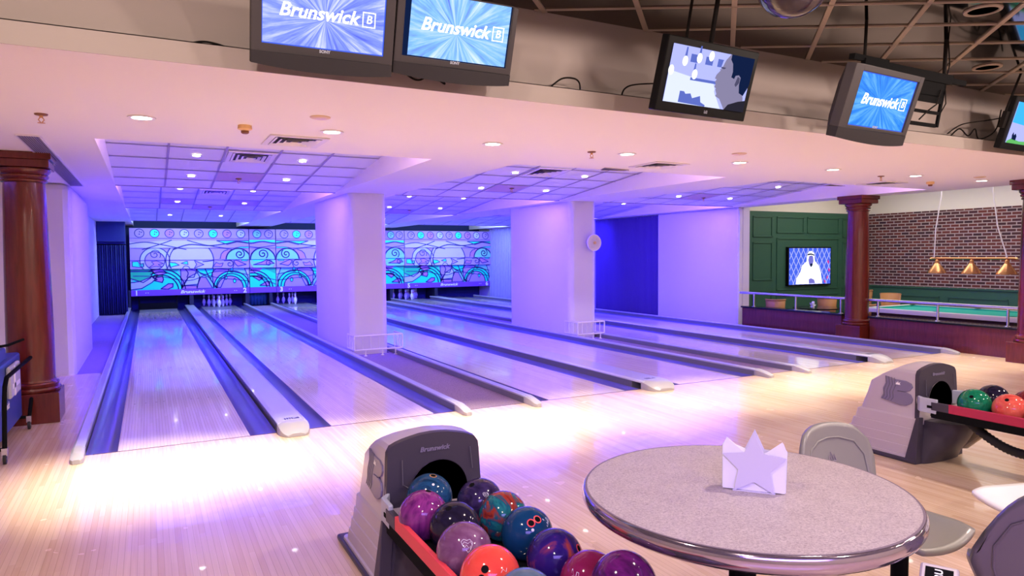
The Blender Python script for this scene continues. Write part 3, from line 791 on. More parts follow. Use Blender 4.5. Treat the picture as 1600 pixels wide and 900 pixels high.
cane(15.7, 11.2, 2.0, 'dark brown cane chair in the corner left of the column', tall=1.05)
cane(15.1, 10.1, -1.2, 'brown cane armchair right of the column beside the pool table', tall=1.02)
t = thing('cafe_table', 'dark round table with a glass top behind the counter', 'table', (13.2, 10.55, -.35))
b = MB(); b.lathe([(.5, .74), (.5, .765), (0, .765)], 40); b.build('table_top', 'black_gloss', t, True)
MB().lathe([(.25, 0), (.25, .02), (.04, .05), (.04, .74)], 24).build('pedestal', 'dark_wood', t, True)
b = MB()
for k in range(5):
    a = 2*PI*k/5; b.prism([(.0, .0), (.05*math.cos(a)-.02*math.sin(a), .05+.05*math.sin(a)), (.08*math.cos(a), .06+.08*math.sin(a)), (.05*math.cos(a)+.02*math.sin(a), .04+.05*math.sin(a))], -.03, .03)
o = b.build('napkin_packet', 'napkin'); o.location = (13.0, 10.5, .425); tag(o, 'crumpled white napkins on the dark round table', 'napkins')

# ------------------------------------------------------------------ masking units
for nme, c in (('mk_lav', (.40,.26,.60)), ('mk_pale', (.48,.52,.66)), ('mk_white', (.52,.46,.70)), ('mk_cyan', (.0,.90,.50)), ('mk_teal', (.01,.60,.22)), ('mk_pink', (.46,.18,.48)), ('mk_line', (.03,.02,.20)), ('mk_band', (.20,.06,.45)), ('mk_green', (.05,.35,.30)), ('mk_sky', (.20,.60,.46)), ('mk_purple', (.40,.22,.72))):
    mat(nme, c, .5)
def clip(poly, x0, x1, z0, z1):
    def cl(P, f, g):
        out = []
        for i in range(len(P)):
            a, c = P[i-1], P[i]
            fa, fc = f(a), f(c)
            if fa >= 0:
                if fc >= 0: out.append(c)
                else: out.append(g(a, c, fa/(fa-fc)))
            elif fc >= 0: out.append(g(a, c, fa/(fa-fc))); out.append(c)
        return out
    g = lambda a, c, t: (a[0]+(c[0]-a[0])*t, a[1]+(c[1]-a[1])*t)
    for f in (lambda p: p[0]-x0, lambda p: x1-p[0], lambda p: p[1]-z0, lambda p: z1-p[1]):
        if not poly: return []
        poly = cl(poly, f, g)
    return poly
ROWS = [(2.25, 2.56), (1.94, 2.25), (1.56, 1.94), (1.28, 1.56)]
def masking(x0, x1, label, num=None, brand=False, n_balls=8, mirror=False, narrow=False):
    W = x1-x0
    t = thing('masking_unit', label, 'masking panel', ((x0+x1)/2, YM, 0), 0, 'decorated masking panels above the pins')
    h = W/2; sgn = -1 if mirror else 1
    rows = [(a, c, .0, .05) for a, c in ROWS]      # slats lean: bottom edge stands forward
    def Y(z, row):
        if row < 4:
            a, c = ROWS[row]; return -.05*(c-z)/(c-a)-.0
        return .06
    names_ = ['ball_row_panel', 'wave_panel', 'arc_panel', 'arrow_panel', 'lower_panel']
    RZ = ROWS+[(.62, 1.27)]
    base = ['mk_lav', 'mk_lav', 'mk_lav', 'mk_lav', 'mk_sky']
    MM = ['mk_lav', 'mk_pale', 'mk_white', 'mk_cyan', 'mk_teal', 'mk_pink', 'mk_line', 'mk_green', 'mk_sky', 'mk_purple']
    PB = []
    for i, (a, c) in enumerate(RZ):
        b = MB(); ya, yc = Y(a, i), Y(c, i); b.m = MM.index(base[i])
        b.add([(-h+.012, ya, a), (h-.012, ya, a), (h-.012, yc, c), (-h+.012, yc, c), (-h+.012, .12, a), (h-.012, .12, a), (h-.012, .12, c), (-h+.012, .12, c)],
              [(0,1,2,3), (4,5,6,7), (0,1,5,4), (2,3,7,6), (0,3,7,4), (1,2,6,5)])
        PB.append(b)
    lift = {'mk_line': .006}
    def put(row, poly, m, off=.003):
        a, c = RZ[row]; q = clip(poly, -h+.015, h-.015, a+.002, c-.002)
        if len(q) < 3: return
        PB[row].m = MM.index(m)
        PB[row].poly([(x, Y(z, row)-off, z) for x, z in q])
    def fill(row, pts, m, off=.003): put(row, [(sgn*x, z) for x, z in pts], m, off)
    def line(row, pts, w=.036, m='mk_line', off=.007):
        pts = [(sgn*x, z) for x, z in pts]
        for (xa, za), (xb, zb) in zip(pts, pts[1:]):
            d = math.hypot(xb-xa, zb-za)
            if d < 1e-6: continue
            nx, nz = -(zb-za)/d*w/2, (xb-xa)/d*w/2
            ex, ez = (xb-xa)/d*w*.3, (zb-za)/d*w*.3
            put(row, [(xa+nx-ex, za+nz-ez), (xa-nx-ex, za-nz-ez), (xb-nx+ex, zb-nz+ez), (xb+nx+ex, zb+nz+ez)], m, off)
    def circ(cx, cz, r, n=28, a0=0, a1=2*PI): return [(cx+r*math.cos(a0+(a1-a0)*i/n), cz+r*math.sin(a0+(a1-a0)*i/n)) for i in range(n+1)]
    def spiral(cx, cz, r, turns=1.6, n=40, s=1, ph=0): return [(cx+s*r*(1-.85*i/n)*math.cos(ph+turns*2*PI*i/n), cz+r*(1-.85*i/n)*math.sin(ph+turns*2*PI*i/n)) for i in range(n+1)]
    # drawing frame: u runs 0..1 across the unit, heights in metres
    def U(x, k=843.): return -h+W*(x-45)/k            # widths measured on the first unit
    def Zu(y): return 2.56-(y-120)/221.
    def Zl(y): return 1.27-(y-410)/218.
    def pts(L, Z): return [(U(x), Z(y)) for x, y in L]
    def smooth(L, n=6):
        out = []
        for i in range(len(L)-1):
            p0, p1, p2, p3 = L[max(i-1, 0)], L[i], L[i+1], L[min(i+2, len(L)-1)]
            for j in range(n):
                q = j/n; out.append(tuple(.5*((2*p1[c])+(-p0[c]+p2[c])*q+(2*p0[c]-5*p1[c]+4*p2[c]-p3[c])*q*q+(-p0[c]+3*p1[c]-3*p2[c]+p3[c])*q**3) for c in (0, 1)))
        return out+[L[-1]]
    def both(L, m=None, Z=Zu, rows_=(1, 2, 3), off=.003, w=.03, outline=True):
        P = pts(L, Z)
        for r in rows_:
            if m: fill(r, P, m, off)
            if outline: line(r, P+[P[0]], w)
    def curve(L, Z=Zu, rows_=(1, 2, 3), w=.03):
        P = smooth(pts(L, Z))
        for r in rows_: line(r, P, w)
    cols = ['mk_lav', 'mk_cyan', 'mk_pink', 'mk_pale', 'mk_lav', 'mk_cyan', 'mk_pink', 'mk_pale'] if not narrow else ['mk_sky', 'mk_lav']
    for k in range(n_balls):
        cx = -h+W*(k+.68)/(n_balls+.28); cz = 2.40
        put(0, circ(cx, cz, .135)[:-1], cols[k % len(cols)], .003)
        p = circ(cx, cz, .142); q = circ(cx, cz, .118)
        for j in range(28): put(0, [p[j], p[j+1], q[j+1], q[j]], 'mk_line', .006)
        for dx, dz in ((.0, -.03), (.01, .045), (.06, .03)): put(0, circ(cx+dx, cz+dz, .020, 8)[:-1], 'mk_line', .008)
    if not narrow:
        both([(45,215),(130,222),(260,205),(650,205),(720,232),(560,262),(330,262),(45,262)], 'mk_white', off=.0025, outline=False, rows_=(1,))
        both([(650,205),(888,205),(888,224),(800,212),(725,232)], 'mk_cyan', off=.0035, rows_=(1,))
        both([(760,262),(820,250),(888,248),(888,264)], 'mk_cyan', off=.0036, rows_=(1,), w=.02)
        curve([(45,230),(150,217),(250,232),(330,248),(430,268)]); curve([(130,268),(250,232),(330,203)]); curve([(440,203),(560,235),(760,268)])
        curve([(340,268),(450,234),(600,241),(720,226),(800,212),(888,222)], w=.04)
        # domes and spirals over the arc and arrow rows
        for r in (2, 3):
            fill(r, circ(U(213), Zu(345), .42), 'mk_pale', .0022); fill(r, circ(U(213), Zu(345), .30), 'mk_lav', .0024); line(r, circ(U(213), Zu(345), .42), .03); line(r, circ(U(213), Zu(345), .28), .026)
            fill(r, circ(U(455), Zu(350), .70), 'mk_white', .0026); line(r, circ(U(455), Zu(350), .70, 40), .036); line(r, circ(U(455), Zu(350), .60, 40, PI*.6, PI*1.15), .03)
        fill(2, pts([(670,335),(690,290),(730,270),(780,270),(730,300),(712,335)], Zu), 'mk_pink', .0028); line(2, pts([(670,335),(680,300),(700,280),(730,270)], Zu), .026)
        fill(2, circ(U(805), Zu(345), .38), 'mk_sky', .003); line(2, circ(U(805), Zu(345), .38, 36, 0, PI), .045); line(2, spiral(U(815), Zu(303), .16, 1.5, 40, -1, 2.2), .036); line(2, spiral(U(213), Zu(303), .17, 1.5, 40, 1, -.6), .024)
        both([(62,352),(100,350),(105,362),(135,370),(130,390),(95,388),(62,384)], 'mk_cyan', rows_=(3,), off=.004, w=.02); both([(105,372),(138,362),(138,385),(120,392)], 'mk_cyan', rows_=(3,), off=.0042, w=.018)
        both([(190,352),(225,346),(270,366),(235,372),(262,390),(220,384),(172,392),(205,370)], 'mk_pink', rows_=(3,), off=.004, w=.02)
        both([(308,358),(352,362),(378,378),(340,386),(312,394)], 'mk_cyan', rows_=(3,), off=.004, w=.024); both([(392,366),(436,350),(440,374)], 'mk_cyan', rows_=(3,), off=.004, w=.022)
        both([(486,346),(552,376),(484,400),(500,374)], 'mk_lav', rows_=(3,), off=.004, w=.024); curve([(545,355),(585,352),(622,346)], rows_=(3,)); curve([(400,403),(415,385),(440,388),(452,403)], rows_=(3,), w=.024)
        both([(620,390),(640,362),(665,372),(692,366),(680,392)], 'mk_pink', rows_=(3,), off=.004, w=.022); line(3, spiral(U(740), Zu(372), .13, 1.2, 30, -1, 1.2), .026)
        both([(770,352),(790,346),(862,378),(800,390),(785,378)], 'mk_pink', rows_=(3,), off=.004, w=.03); both([(828,343),(876,343),(872,353),(832,353)], 'mk_cyan', rows_=(3,), off=.0045, w=.018); curve([(700,350),(745,348),(770,370),(760,403)], rows_=(3,))
        # lower panel
        A = dict(Z=Zl, rows_=(4,))
        both([(65,410),(200,410),(360,410),(392,470),(392,552),(65,552)], 'mk_cyan', off=.002, outline=False, **A)
        both([(45,410),(385,410),(360,428),(45,424)], 'mk_teal', off=.0022, outline=False, **A); both([(45,424),(200,426),(180,470),(130,500),(45,470)], 'mk_teal', off=.0024, **A)
        both([(45,500),(110,492),(210,452),(225,462),(190,500),(120,540),(45,548)], 'mk_pale', off=.0026, **A)
        both([(185,412),(262,412),(292,438),(235,452),(205,440)], 'mk_pink', off=.003, **A); both([(198,470),(262,460),(268,482),(258,502),(205,488),(225,480)], 'mk_pink', off=.0032, w=.036, **A); both([(250,545),(300,512),(332,512),(330,535),(295,550)], 'mk_pink', off=.0033, w=.036, **A)
        for r in (.50, .60, .70): line(4, circ(U(250), Zl(560), r, 30, 0, PI*.66), .036)
        both([(388,410),(505,410),(480,470),(440,470),(400,540),(388,480)], 'mk_lav', off=.0034, **A); both([(440,470),(505,438),(525,478),(505,520),(395,528)], 'mk_pale', off=.0036, **A); both([(490,410),(625,410),(600,480),(530,445)], 'mk_cyan', off=.0037, **A)
        both([(520,470),(565,472),(612,550),(500,550)], 'mk_purple', off=.0038, **A); both([(612,440),(640,410),(735,418),(670,548),(618,540)], 'mk_purple', off=.0039, **A); both([(395,528),(500,530),(500,552),(392,552)], 'mk_pink', off=.0035, **A)
        fill(4, circ(U(755), Zl(552), .56), 'mk_cyan', .0042); fill(4, circ(U(750), Zl(552), .47), 'mk_cyan', .0044); fill(4, circ(U(742), Zl(552), .40), 'mk_lav', .0046)
        for r, cxp in ((.56, 755), (.47, 750), (.40, 742)): line(4, circ(U(cxp), Zl(552), r, 34, 0, PI), .034)
        both([(742,405),(768,405),(762,440),(748,440)], 'mk_cyan', off=.005, w=.024, **A)
        for cx, cz in ((U(710), Zl(475)), (U(775), Zl(500))):
            E = [(cx+.045*math.cos(a), cz+.075*math.sin(a)) for a in [i*PI/6 for i in range(12)]]; fill(4, E, 'mk_cyan', .0055); line(4, E+[E[0]], .022, off=.009)
        both([(852,412),(888,412),(888,552),(872,552),(878,480)], 'mk_pale', off=.005, **A)
        curve([(65,455),(250,462),(450,492),(600,440),(720,432),(888,460)], Zl, (4,), .024); curve([(450,410),(620,470),(780,492),(888,505)], Zl, (4,), .024); curve([(560,410),(600,490),(645,552)], Zl, (4,), .036); curve([(420,410),(440,440),(430,470)], Zl, (4,), .03)
    else:
        k_ = 186.
        fill(1, [(-h, 2.2), (h, 2.2), (h, 2.12), (0, 2.15), (-h, 2.12)], 'mk_cyan', .003); line(1, [(-h+W*i/16, 2.12+.03*math.cos(PI*(-1+2*i/16))) for i in range(17)], .04); line(1, [(-h, 1.98), (-h*.3, 1.95), (h, 2.03)], .026)
        for r in (2, 3): fill(r, circ(0, Zu(345), .40), 'mk_sky', .003); line(r, circ(0, Zu(345), .40, 36, 0, PI), .045)
        line(2, spiral(0, Zu(303), .17, 1.5, 40, 1, -.9), .036)
        P = [(h-.06, 1.42), (h-.30, 1.37), (-h+.12, 1.38), (-h*.1, 1.46), (h-.3, 1.54)]; fill(3, P, 'mk_pink', .004); line(3, P+[P[0]], .03); line(3, spiral(h*.45, 1.42, .12, 1.2, 30, 1, .4), .028); fill(3, [(-h+.1, 1.55), (.1, 1.55), (.05, 1.50), (-h+.12, 1.50)], 'mk_cyan', .0045)
        fill(4, [(-h, 1.27), (h, 1.27), (h, .62), (-h, .62)], 'mk_cyan', .002); fill(4, [(-h, 1.27), (0, 1.27), (-.1, 1.15), (-h, 1.08)], 'mk_pink', .003); fill(4, [(0, 1.27), (h, 1.27), (h, 1.05), (.15, 1.2)], 'mk_teal', .003)
        for r in (.45, .55, .64): line(4, circ(-h+.1, .55, r, 24, 0, PI*.6), .036)
        for P in ([(-.32, .98), (-.05, 1.02), (-.02, .92), (-.12, .84), (-.2, .9)], [(-.1, .68), (.1, .80), (.22, .78), (.2, .66)]): fill(4, P, 'mk_pink', .0045); line(4, P+[P[0]], .032)
        line(4, [(-h, 1.0), (0, .95), (h, .85)], .024); line(4, [(-h, 1.27), (0, .9), (h, .7)], .024)
    for i in range(5): PB[i].build(names_[i], MM, t)
    # lettered band
    b = MB(); b.box(-h+.005, h-.005, .02, .12, .43, .62); bd = b.build('lettered_band', 'mk_band', t, bevel=.01)
    if num:
        text('lane_number', num[0], .21, 'letter_white', bd, face_front(-h+.16, .012, .525), bold=.008); text('lane_number', num[1], .21, 'letter_white', bd, face_front(h-.16, .012, .525), bold=.008)
        text('arrow_mark', '• •', .1, 'letter_white', bd, face_front(-h+.45, .012, .525)); text('arrow_mark', '• •', .1, 'letter_white', bd, face_front(h-.45, .012, .525))
    if brand: text('brand_lettering', 'Brunswick', .135, 'letter_white', bd, face_front(0, .012, .53), shear=.3, bold=.004, sx=1.25)
    return t
masking(-.5, 3.0, 'wide painted masking panel with bowling ball row and numbers 1 and 2', ('1', '2'), True)
masking(3.0, 3.85, 'narrow painted masking panel between numbers 2 and 3', None, False, 2, narrow=True)
masking(3.85, 7.66, 'wide painted masking panel with number 3, partly behind the first pillar', ('3', '4'), True, 9, mirror=True)
masking(7.66, 8.40, 'narrow painted masking panel just right of the first pillar', None, False, 2, narrow=True)
masking(8.40, 11.93, 'wide painted masking panel with numbers 5 and 6', ('5', '6'), True, 9)
# dark partitions and pits under the masking
for i, (x0, x1, lab) in enumerate(((-.56, -.50, 'dark partition at the left end of the pin area'), (1.16, 1.28, 'dark partition between the pin decks of the two leftmost lanes'), (2.86, 2.98, 'dark partition right of the second lane pin deck'), (3.62, 3.72, 'dark partition left of the third lane pin deck'), (5.37, 5.5, 'dark partition between the two middle pin decks'), (7.2, 7.3, 'dark partition right of the fourth pin deck'), (7.85, 7.95, 'dark partition left of the fifth pin deck'), (9.6, 9.72, 'dark partition between the two right pin decks'))):
    b = MB(); b.box(x0, x1, YM+.05, YM+1.05, -.14, .62); tag(recenter(b.build('pit_partition', 'pit_dark')), lab, 'partition', 'partitions between the pin decks')
t = thing('sweep_bar', 'dark sweep bar lowered across the end of the leftmost lane', 'pin sweep', (LANES[0]+LW/2, YM+.14, 0))
b = MB(); b.box(-.52, .52, 0, .04, .0, .2); b.build('bar', 'black', t); b = MB(); b.box(-.56, -.51, .04, .3, 0, .5); b.box(.51, .56, .04, .3, 0, .5); b.build('arm', 'black', t)
# small curtain wall between lanes 2 and 3
b = MB(); n = 24; vs = []
for i in range(n+1):
    x = 3.02+.58*i/n; yy = YM+.45+.03*math.sin(i*1.4); vs += [(x, yy, 0), (x, yy, .6)]
b.add(vs, [(2*i, 2*i+2, 2*i+3, 2*i+1) for i in range(n)]); mat('curtain_teal', (.03,.16,.20), .85)
tag(recenter(b.build('gap_curtain', 'curtain_teal', None, True, solid=.005)), 'teal folded curtain in the gap between the second and third pin decks', 'curtain')
# pins
prof = [(.025,0),(.029,.01),(.039,.05),(.055,.095),(.0605,.115),(.058,.15),(.046,.19),(.030,.225),(.0235,.25),(.024,.27),(.030,.305),(.0323,.335),(.030,.358),(.020,.375),(0,.381)]
pin0 = thing('bowling_pin', 'x', 'bowling pin', (0,0,0))
b = MB(); b.lathe(prof, 20); b.build('body', 'pin_white', pin0, True)
b = MB(); b.lathe([(.0275,.232),(.0247,.245),(.0247,.247),(.0272,.235)], 20); b.lathe([(.0247,.258),(.0250,.266),(.0255,.272),(.0252,.262)], 20); b.build('neck_stripes', 'pin_red', pin0, True)
PINS = [(0,0),(-.1524,.264),(.1524,.264),(-.3048,.528),(0,.528),(.3048,.528),(-.4572,.792),(-.1524,.792),(.1524,.792),(.4572,.792)]
first = True
for li, lab in ((1, 'white bowling pin in the full rack at the end of the second lane'), (2, 'white bowling pin standing at the end of the third lane'), (4, 'dim bowling pin at the end of the fifth lane')):
    for k, (px, py) in enumerate(PINS):
        if li == 2 and k in (5, 9, 2, 7): continue
        loc = (LANES[li]+LW/2+px*(.9 if li == 1 else 1), YM+.15+py, .0)
        if first: pin0.location = loc; pin0['label'] = lab; pin0['group'] = 'pins on lane %d' % (li+1); first = False
        else: dup(pin0, loc, lab, 'pins on lane %d' % (li+1))

# ------------------------------------------------------------------ televisions over the approach
def crt(x, z, w, h, sw, sh, sdx, sdz, tilt, yaw, Y, label, scr, group='monitors hanging above the approach', blank=0.):
    t = thing('monitor', label, 'television', (x, Y, z), (math.radians(tilt), 0, math.radians(yaw)), group)
    b = MB(); W, H = w/2, h/2
    # front frame ring
    a, c, e, f = sdx-sw/2, sdx+sw/2, sdz-sh/2, sdz+sh/2
    for q in ((-W, a, -H*.72, H), (c, W, -H*.72, H), (a, c, f, H), (a, c, -H*.72, e)): b.box(q[0], q[1], -.02, .06, q[2], q[3])
    b.build('bezel', 'tv_grey', t, bevel=.004)
    # bulging speaker grille
    b = MB(); n = 16; vs = []
    for i in range(n+1):
        u = -1+2*i/n; yy = -.02-.045*(1-u*u)
        vs += [(u*W, .06, -H*.72), (u*W, yy, -H*.72), (u*W, yy, -H-.02*(1-u*u)), (u*W, .06, -H)]
    b.add(vs, [(4*i+j, 4*i+j+1, 4*i+j+5, 4*i+j+4) for i in range(n) for j in range(3)]+[(4*i+3, 4*i, 4*i+4, 4*i+7) for i in range(n)]+[(0,1,2,3), (4*n, 4*n+1, 4*n+2, 4*n+3)])
    b.build('speaker_grille', 'tv_dark', t, True)
    # rear housing
    b = MB(); d = .24; s = .5
    P = [(-W, -H), (W, -H), (W, H), (-W, H)]
    vs = [(x_, .06, z_) for x_, z_ in P]+[(x_*.93, .085, z_*.93) for x_, z_ in P]+[(x_*s, d, z_*s) for x_, z_ in P]
    b.add(vs, [(0,1,2,3), (8,9,10,11)]+[(i+k, (i+1) % 4+k, (i+1) % 4+k+4, i+k+4) for k in (0, 4) for i in range(4)]); b.build('housing', 'tv_dark', t, bevel=.008)
    b = MB(); b.box(a, c, .0, .004, e, f); 
    sc = b.build('screen', scr, t)
    b = MB()      # deep blue border left by the picture
    bw = .006
    for q in ((a, a+bw+blank, e, f), (c-bw, c, e, f), (a, c, e, e+bw), (a, c, f-bw, f)): b.box(q[0], q[1], -.003, -.001, q[2], q[3])
    b.build('picture_border', 'em_navy' if blank else 'em_blue', sc)
    cx = (a+c+blank)/2; k = sw/.66
    text('screen_lettering', 'Brunswick', .098*k, 'letter_emit', sc, face_front(cx-.035*k, -.006, sdz+.005*k), shear=.28, bold=.0018*k, sx=1.02, ext=.0005)
    bx, bz = cx+.238*k, sdz+.008*k; s_ = .040*k; b = MB()
    for q in ((-1, 1, .88, 1), (-1, 1, -1, -.88), (-1, -.88, -1, 1), (.88, 1, -1, 1)): b.box(bx+q[0]*s_*.9+.0, bx+q[1]*s_*.9, -.007, -.005, bz+q[2]*s_, bz+q[3]*s_)
    b.build('logo_frame', 'letter_emit', sc); text('logo_letter', 'B', .062*k, 'letter_emit', sc, face_front(bx, -.006, bz), shear=.15, ext=.0005)
    text('maker_lettering', 'SONY', .022*k, 'bracket_grey', t, face_front(0, -.0215, -H*.72+.03*k), bold=.001, ext=.0004)
    return t
crt(.897, 2.893, .765, .46, .662, .352, 0, .052, 18, -2.0, 3.9, 'grey tube television with violet ray picture, leftmost of the hanging screens', 'screen_rays_a')
crt(1.675, 2.925, .762, .46, .682, .365, .005, .055, 18.6, -.3, 3.9, 'grey tube television with pale blue picture and dark strip, right beside the leftmost one', 'screen_rays_b', blank=.035)
k = .87
crt(5.633*k, 1.63+(2.893-1.63)*k, .997*k, .60*k, .826*k, .439*k, .027*k, .032*k, 18.4, 3.3, 3.9*k, 'grey tube television with bright blue picture beside an empty black bracket', 'screen_rays_c')
def lcd(x, z, w, h, tilt, yaw, Y, label):
    t = thing('monitor', label, 'television', (x, Y, z), (math.radians(tilt), 0, math.radians(yaw)), 'monitors hanging above the approach')
    W, H = w/2, h/2
    b = MB(); b.box(-W, W, .0, .07, -H, H); b.build('casing', 'tv_black', t, bevel=.008)
    b = MB(); b.box(-W+.05, W-.05, -.006, -.004, -H+.065, H-.05); sc = b.build('screen', 'em_lilac', t)
    return t, sc, W, H
k = .94
t, sc, W, H = lcd(3.687*k, 1.63+(2.901-1.63)*k, .925*k, .515*k, 16.8, 3.3, 3.9*k, 'black flat television showing the profile of a dark haired man')
text('maker_lettering', 'LG', .026, 'bracket_grey', t, face_front(.03, -.003, -H+.03), bold=.001, ext=.0004)
def P2(u, v, y=-.008): return (-W+.05+(2*W-.10)*u, y, H-.05-(2*H-.115)*v)      # u right, v down 0..1
b = MB(); b.poly([P2(u, v) for u, v in ((0,.45),(.3,.52),(.55,.55),(.62,.8),(.7,1),(0,1))]); b.build('pale_wall_picture', 'em_pale', sc)
b = MB()
for u, v in ((.16,.26),(.32,.17),(.46,.1),(.3,.46),(.02,.45)): b.poly([P2(u+.032*math.cos(a*PI/6), v+.09*math.sin(a*PI/6), -.010) for a in range(12)])
b.build('lamp_picture', 'em_white', sc)
b = MB()
for u, v in ((.16,.08),(.32,.02),(.29,.33)): b.poly([P2(u-.008, v-.06, -.009), P2(u+.008, v-.06, -.009), P2(u+.014, v+.1, -.009), P2(u-.014, v+.1, -.009)])
b.poly([P2(u, v, -.009) for u, v in ((.26,.52),(.62,.52),(.62,.57),(.26,.57))])
b.poly([P2(u, v, -.009) for u, v in ((.17,.78),(.22,.78),(.24,.82),(.3,.8),(.33,.88),(.42,.82),(.44,.93),(.5,.97),(.5,1),(.17,.98))])
for u in (.22, .4, .55): b.poly([P2(u, .12, -.0085), P2(u+.09, .12, -.0085), P2(u+.09, .26, -.0085), P2(u, .26, -.0085)])
b.build('shadow_picture', 'em_shadow', sc)
b = MB(); b.poly([P2(u, v, -.012) for u, v in ((.66,.0),(.61,.14),(.60,.24),(.585,.30),(.535,.43),(.55,.47),(.575,.48),(.56,.53),(.575,.56),(.565,.62),(.59,.64),(.575,.70),(.60,.78),(.66,.82),(.72,.95),(.74,1),(.97,1),(.96,.75),(.9,.5),(.98,.0))]); b.build('face_picture', 'em_skin', sc)
b = MB(); b.poly([P2(u, v, -.0125) for u, v in ((.66,.0),(.61,.14),(.60,.24),(.585,.30),(.61,.28),(.625,.2),(.64,.12),(.69,.0))]); b.poly([P2(u, v, -.0125) for u, v in ((.585,.30),(.535,.43),(.55,.47),(.56,.40),(.60,.31))]); b.poly([P2(u, v, -.0125) for u, v in ((.575,.64),(.575,.70),(.60,.78),(.61,.74),(.59,.68))]); b.build('highlight_picture', 'em_lilac', sc)
b = MB(); b.poly([P2(u, v, -.013) for u, v in ((.70,.0),(.70,.09),(.735,.16),(.755,.30),(.75,.40),(.79,.42),(.80,.36),(.84,.34),(.87,.38),(.87,.52),(.89,.66),(.95,.7),(1,.5),(1,0))]); b.build('hair_picture', 'em_navy', sc)
b = MB(); b.poly([P2(u, v, -.0135) for u, v in ((.83,.37),(.86,.39),(.865,.48),(.83,.56),(.81,.52))]); b.poly([P2(u, v, -.0135) for u, v in ((.60,.245),(.66,.25),(.64,.28),(.60,.275))]); b.build('ear_picture', 'em_skin_dark', sc)
b = MB(); b.poly([P2(u, v, -.014) for u, v in ((.74,1),(.78,.90),(.9,.82),(1,.78),(1,1))]); b.build('jacket_picture', 'em_jacket', sc)
b = MB(); b.tube([(-.23, .05, H*.6), (-.23, .12, 1.05)], .010, 8); b.tube([(.0, .05, H*.6), (.0, .12, 1.05)], .016, 8); b.build('hanging_pole', 'cable', t, True)
t, sc, W, H = lcd(8.07, 2.91, .925, .515, 16.8, 3.3, 3.9, 'black flat television cut by the right edge, showing blue sky and grass')
b = MB(); b.poly([P2(u, v) for u, v in ((0,0),(1,0),(1,.6),(0,.5))]); b.build('sky_picture', 'em_cyan', sc)
b = MB(); b.poly([P2(u, v, -.01) for u, v in ((0,.96),(.1,.88),(.3,.93),(1,.85),(1,1),(0,1))]); b.build('grass_picture', 'em_green', sc)
b = MB(); b.poly([P2(u, v, -.011) for u, v in ((.08,.8),(.1,.72),(.13,.8),(.16,.75),(.2,.82),(.2,.92),(.1,.9))]); b.build('figure_picture', 'em_navy', sc)
b = MB(); b.box(-W-.06, -W, .02, .06, -.06, .10); b.tube([(-W-.03, .05, .1), (-W+.1, .09, .5), (-W+.1, .3, .75)], .012, 8); b.build('mount', 'cable', t, True)
# empty bracket next to third tube television
k = .90
t = thing('tv_bracket', 'empty black metal television bracket with slotted rails', 'tv bracket', (6.06*k, 3.9*k, 1.63+(3.24-1.63)*k), (math.radians(10), 0, math.radians(1)), None)
b = MB(); b.box(-.58, .58, -.01, .03, -.045, .03); b.box(-.70, -.28, .0, .05, .01, .05); b.box(.42, .80, .0, .05, -.03, .01); b.build('top_bar', 'black', t)
b = MB(); b.box(.02, .52, .0, .02, -.16, -.04)
b.box(-.12, .52, .0, .02, -.21, -.15); b.box(-.12, .50, .0, .02, -.30, -.275); b.box(-.14, .48, .0, .02, -.405, -.375)
b.box(.495, .52, .0, .02, -.40, -.04); b.box(.0, .02, .0, .02, -.40, -.04); b.build('slotted_frame', 'black', t)
b = MB(); b.tube([(-.55, .02, .0), (-.55, .07, .36)], .012, 8); b.build('hanging_pole', 'cable', t, True)
b = MB(); b.tube([(.5, .02, .0), (.5, .07, .36)], .016, 8); b.tube([(.53, .02, .0), (.56, .03, .12), (.52, .07, .36)], .006, 6); b.build('hanging_pole', 'cable', t, True)
b = MB(); b.tube([(.44, -.01, -.1), (.40, -.02, -.22), (.30, -.02, -.28), (.2, -.02, -.36)], .006, 6); b.tube([(.5, -.01, -.1), (.56, 0, -.2), (.5, 0, -.3)], .005, 6); b.build('loose_cable', 'cable', t, True)
# loose cables
def cable(pts, r, label):
    b = MB(); P = [Vector(p) for p in pts]; Q = []
    for i in range(len(P)-1):
        p0, p1, p2, p3 = P[max(i-1, 0)], P[i], P[i+1], P[min(i+2, len(P)-1)]
        for j in range(6):
            u = j/6; Q.append(.5*((2*p1)+(-p0+p2)*u+(2*p0-5*p1+4*p2-p3)*u*u+(-p0+3*p1-3*p2+p3)*u**3))
    Q.append(P[-1]); b.tube(Q, r, 6); tag(recenter(b.build('cable', 'cable', None, True)), label, 'cable', 'loose cables on the soffit')
cable([(2.52, 4.25, 2.79), (2.60, 4.2, 2.86), (2.70, 4.2, 2.875), (2.75, 4.2, 2.85), (2.77, 4.22, 2.79)], .006, 'thin cable looped on the soffit ledge in the middle')
cable([(3.13, 4.22, 2.79), (3.15, 4.2, 2.85), (3.25, 4.2, 2.89), (3.45, 4.1, 2.90)], .006, 'thin cable rising from the ledge to the flat television')
cable([(.22, 4.22, 2.79), (.30, 4.22, 2.815), (.38, 4.22, 2.81), (.45, 4.22, 2.79)], .006, 'thin cable on the ledge left of the hanging televisions')
cable([(1.38, 4.12, 2.80), (1.46, 4.12, 2.73), (1.53, 4.12, 2.72), (1.60, 4.12, 2.78)], .006, 'black cable drooping below the second television')
cable([(1.62, 4.12, 2.79), (1.64, 4.12, 2.74), (1.69, 4.12, 2.71), (1.67, 4.12, 2.74), (1.64, 4.12, 2.76)], .005, 'short looped black cable end below the second television')
cable([(7.2, 4.2, 2.80), (7.35, 4.2, 2.88), (7.5, 4.2, 2.82), (7.62, 4.2, 2.90), (7.7, 4.2, 2.80), (7.8, 4.1, 2.88), (7.9, 4.1, 3.1)], .007, 'tangled black cables left of the rightmost television')
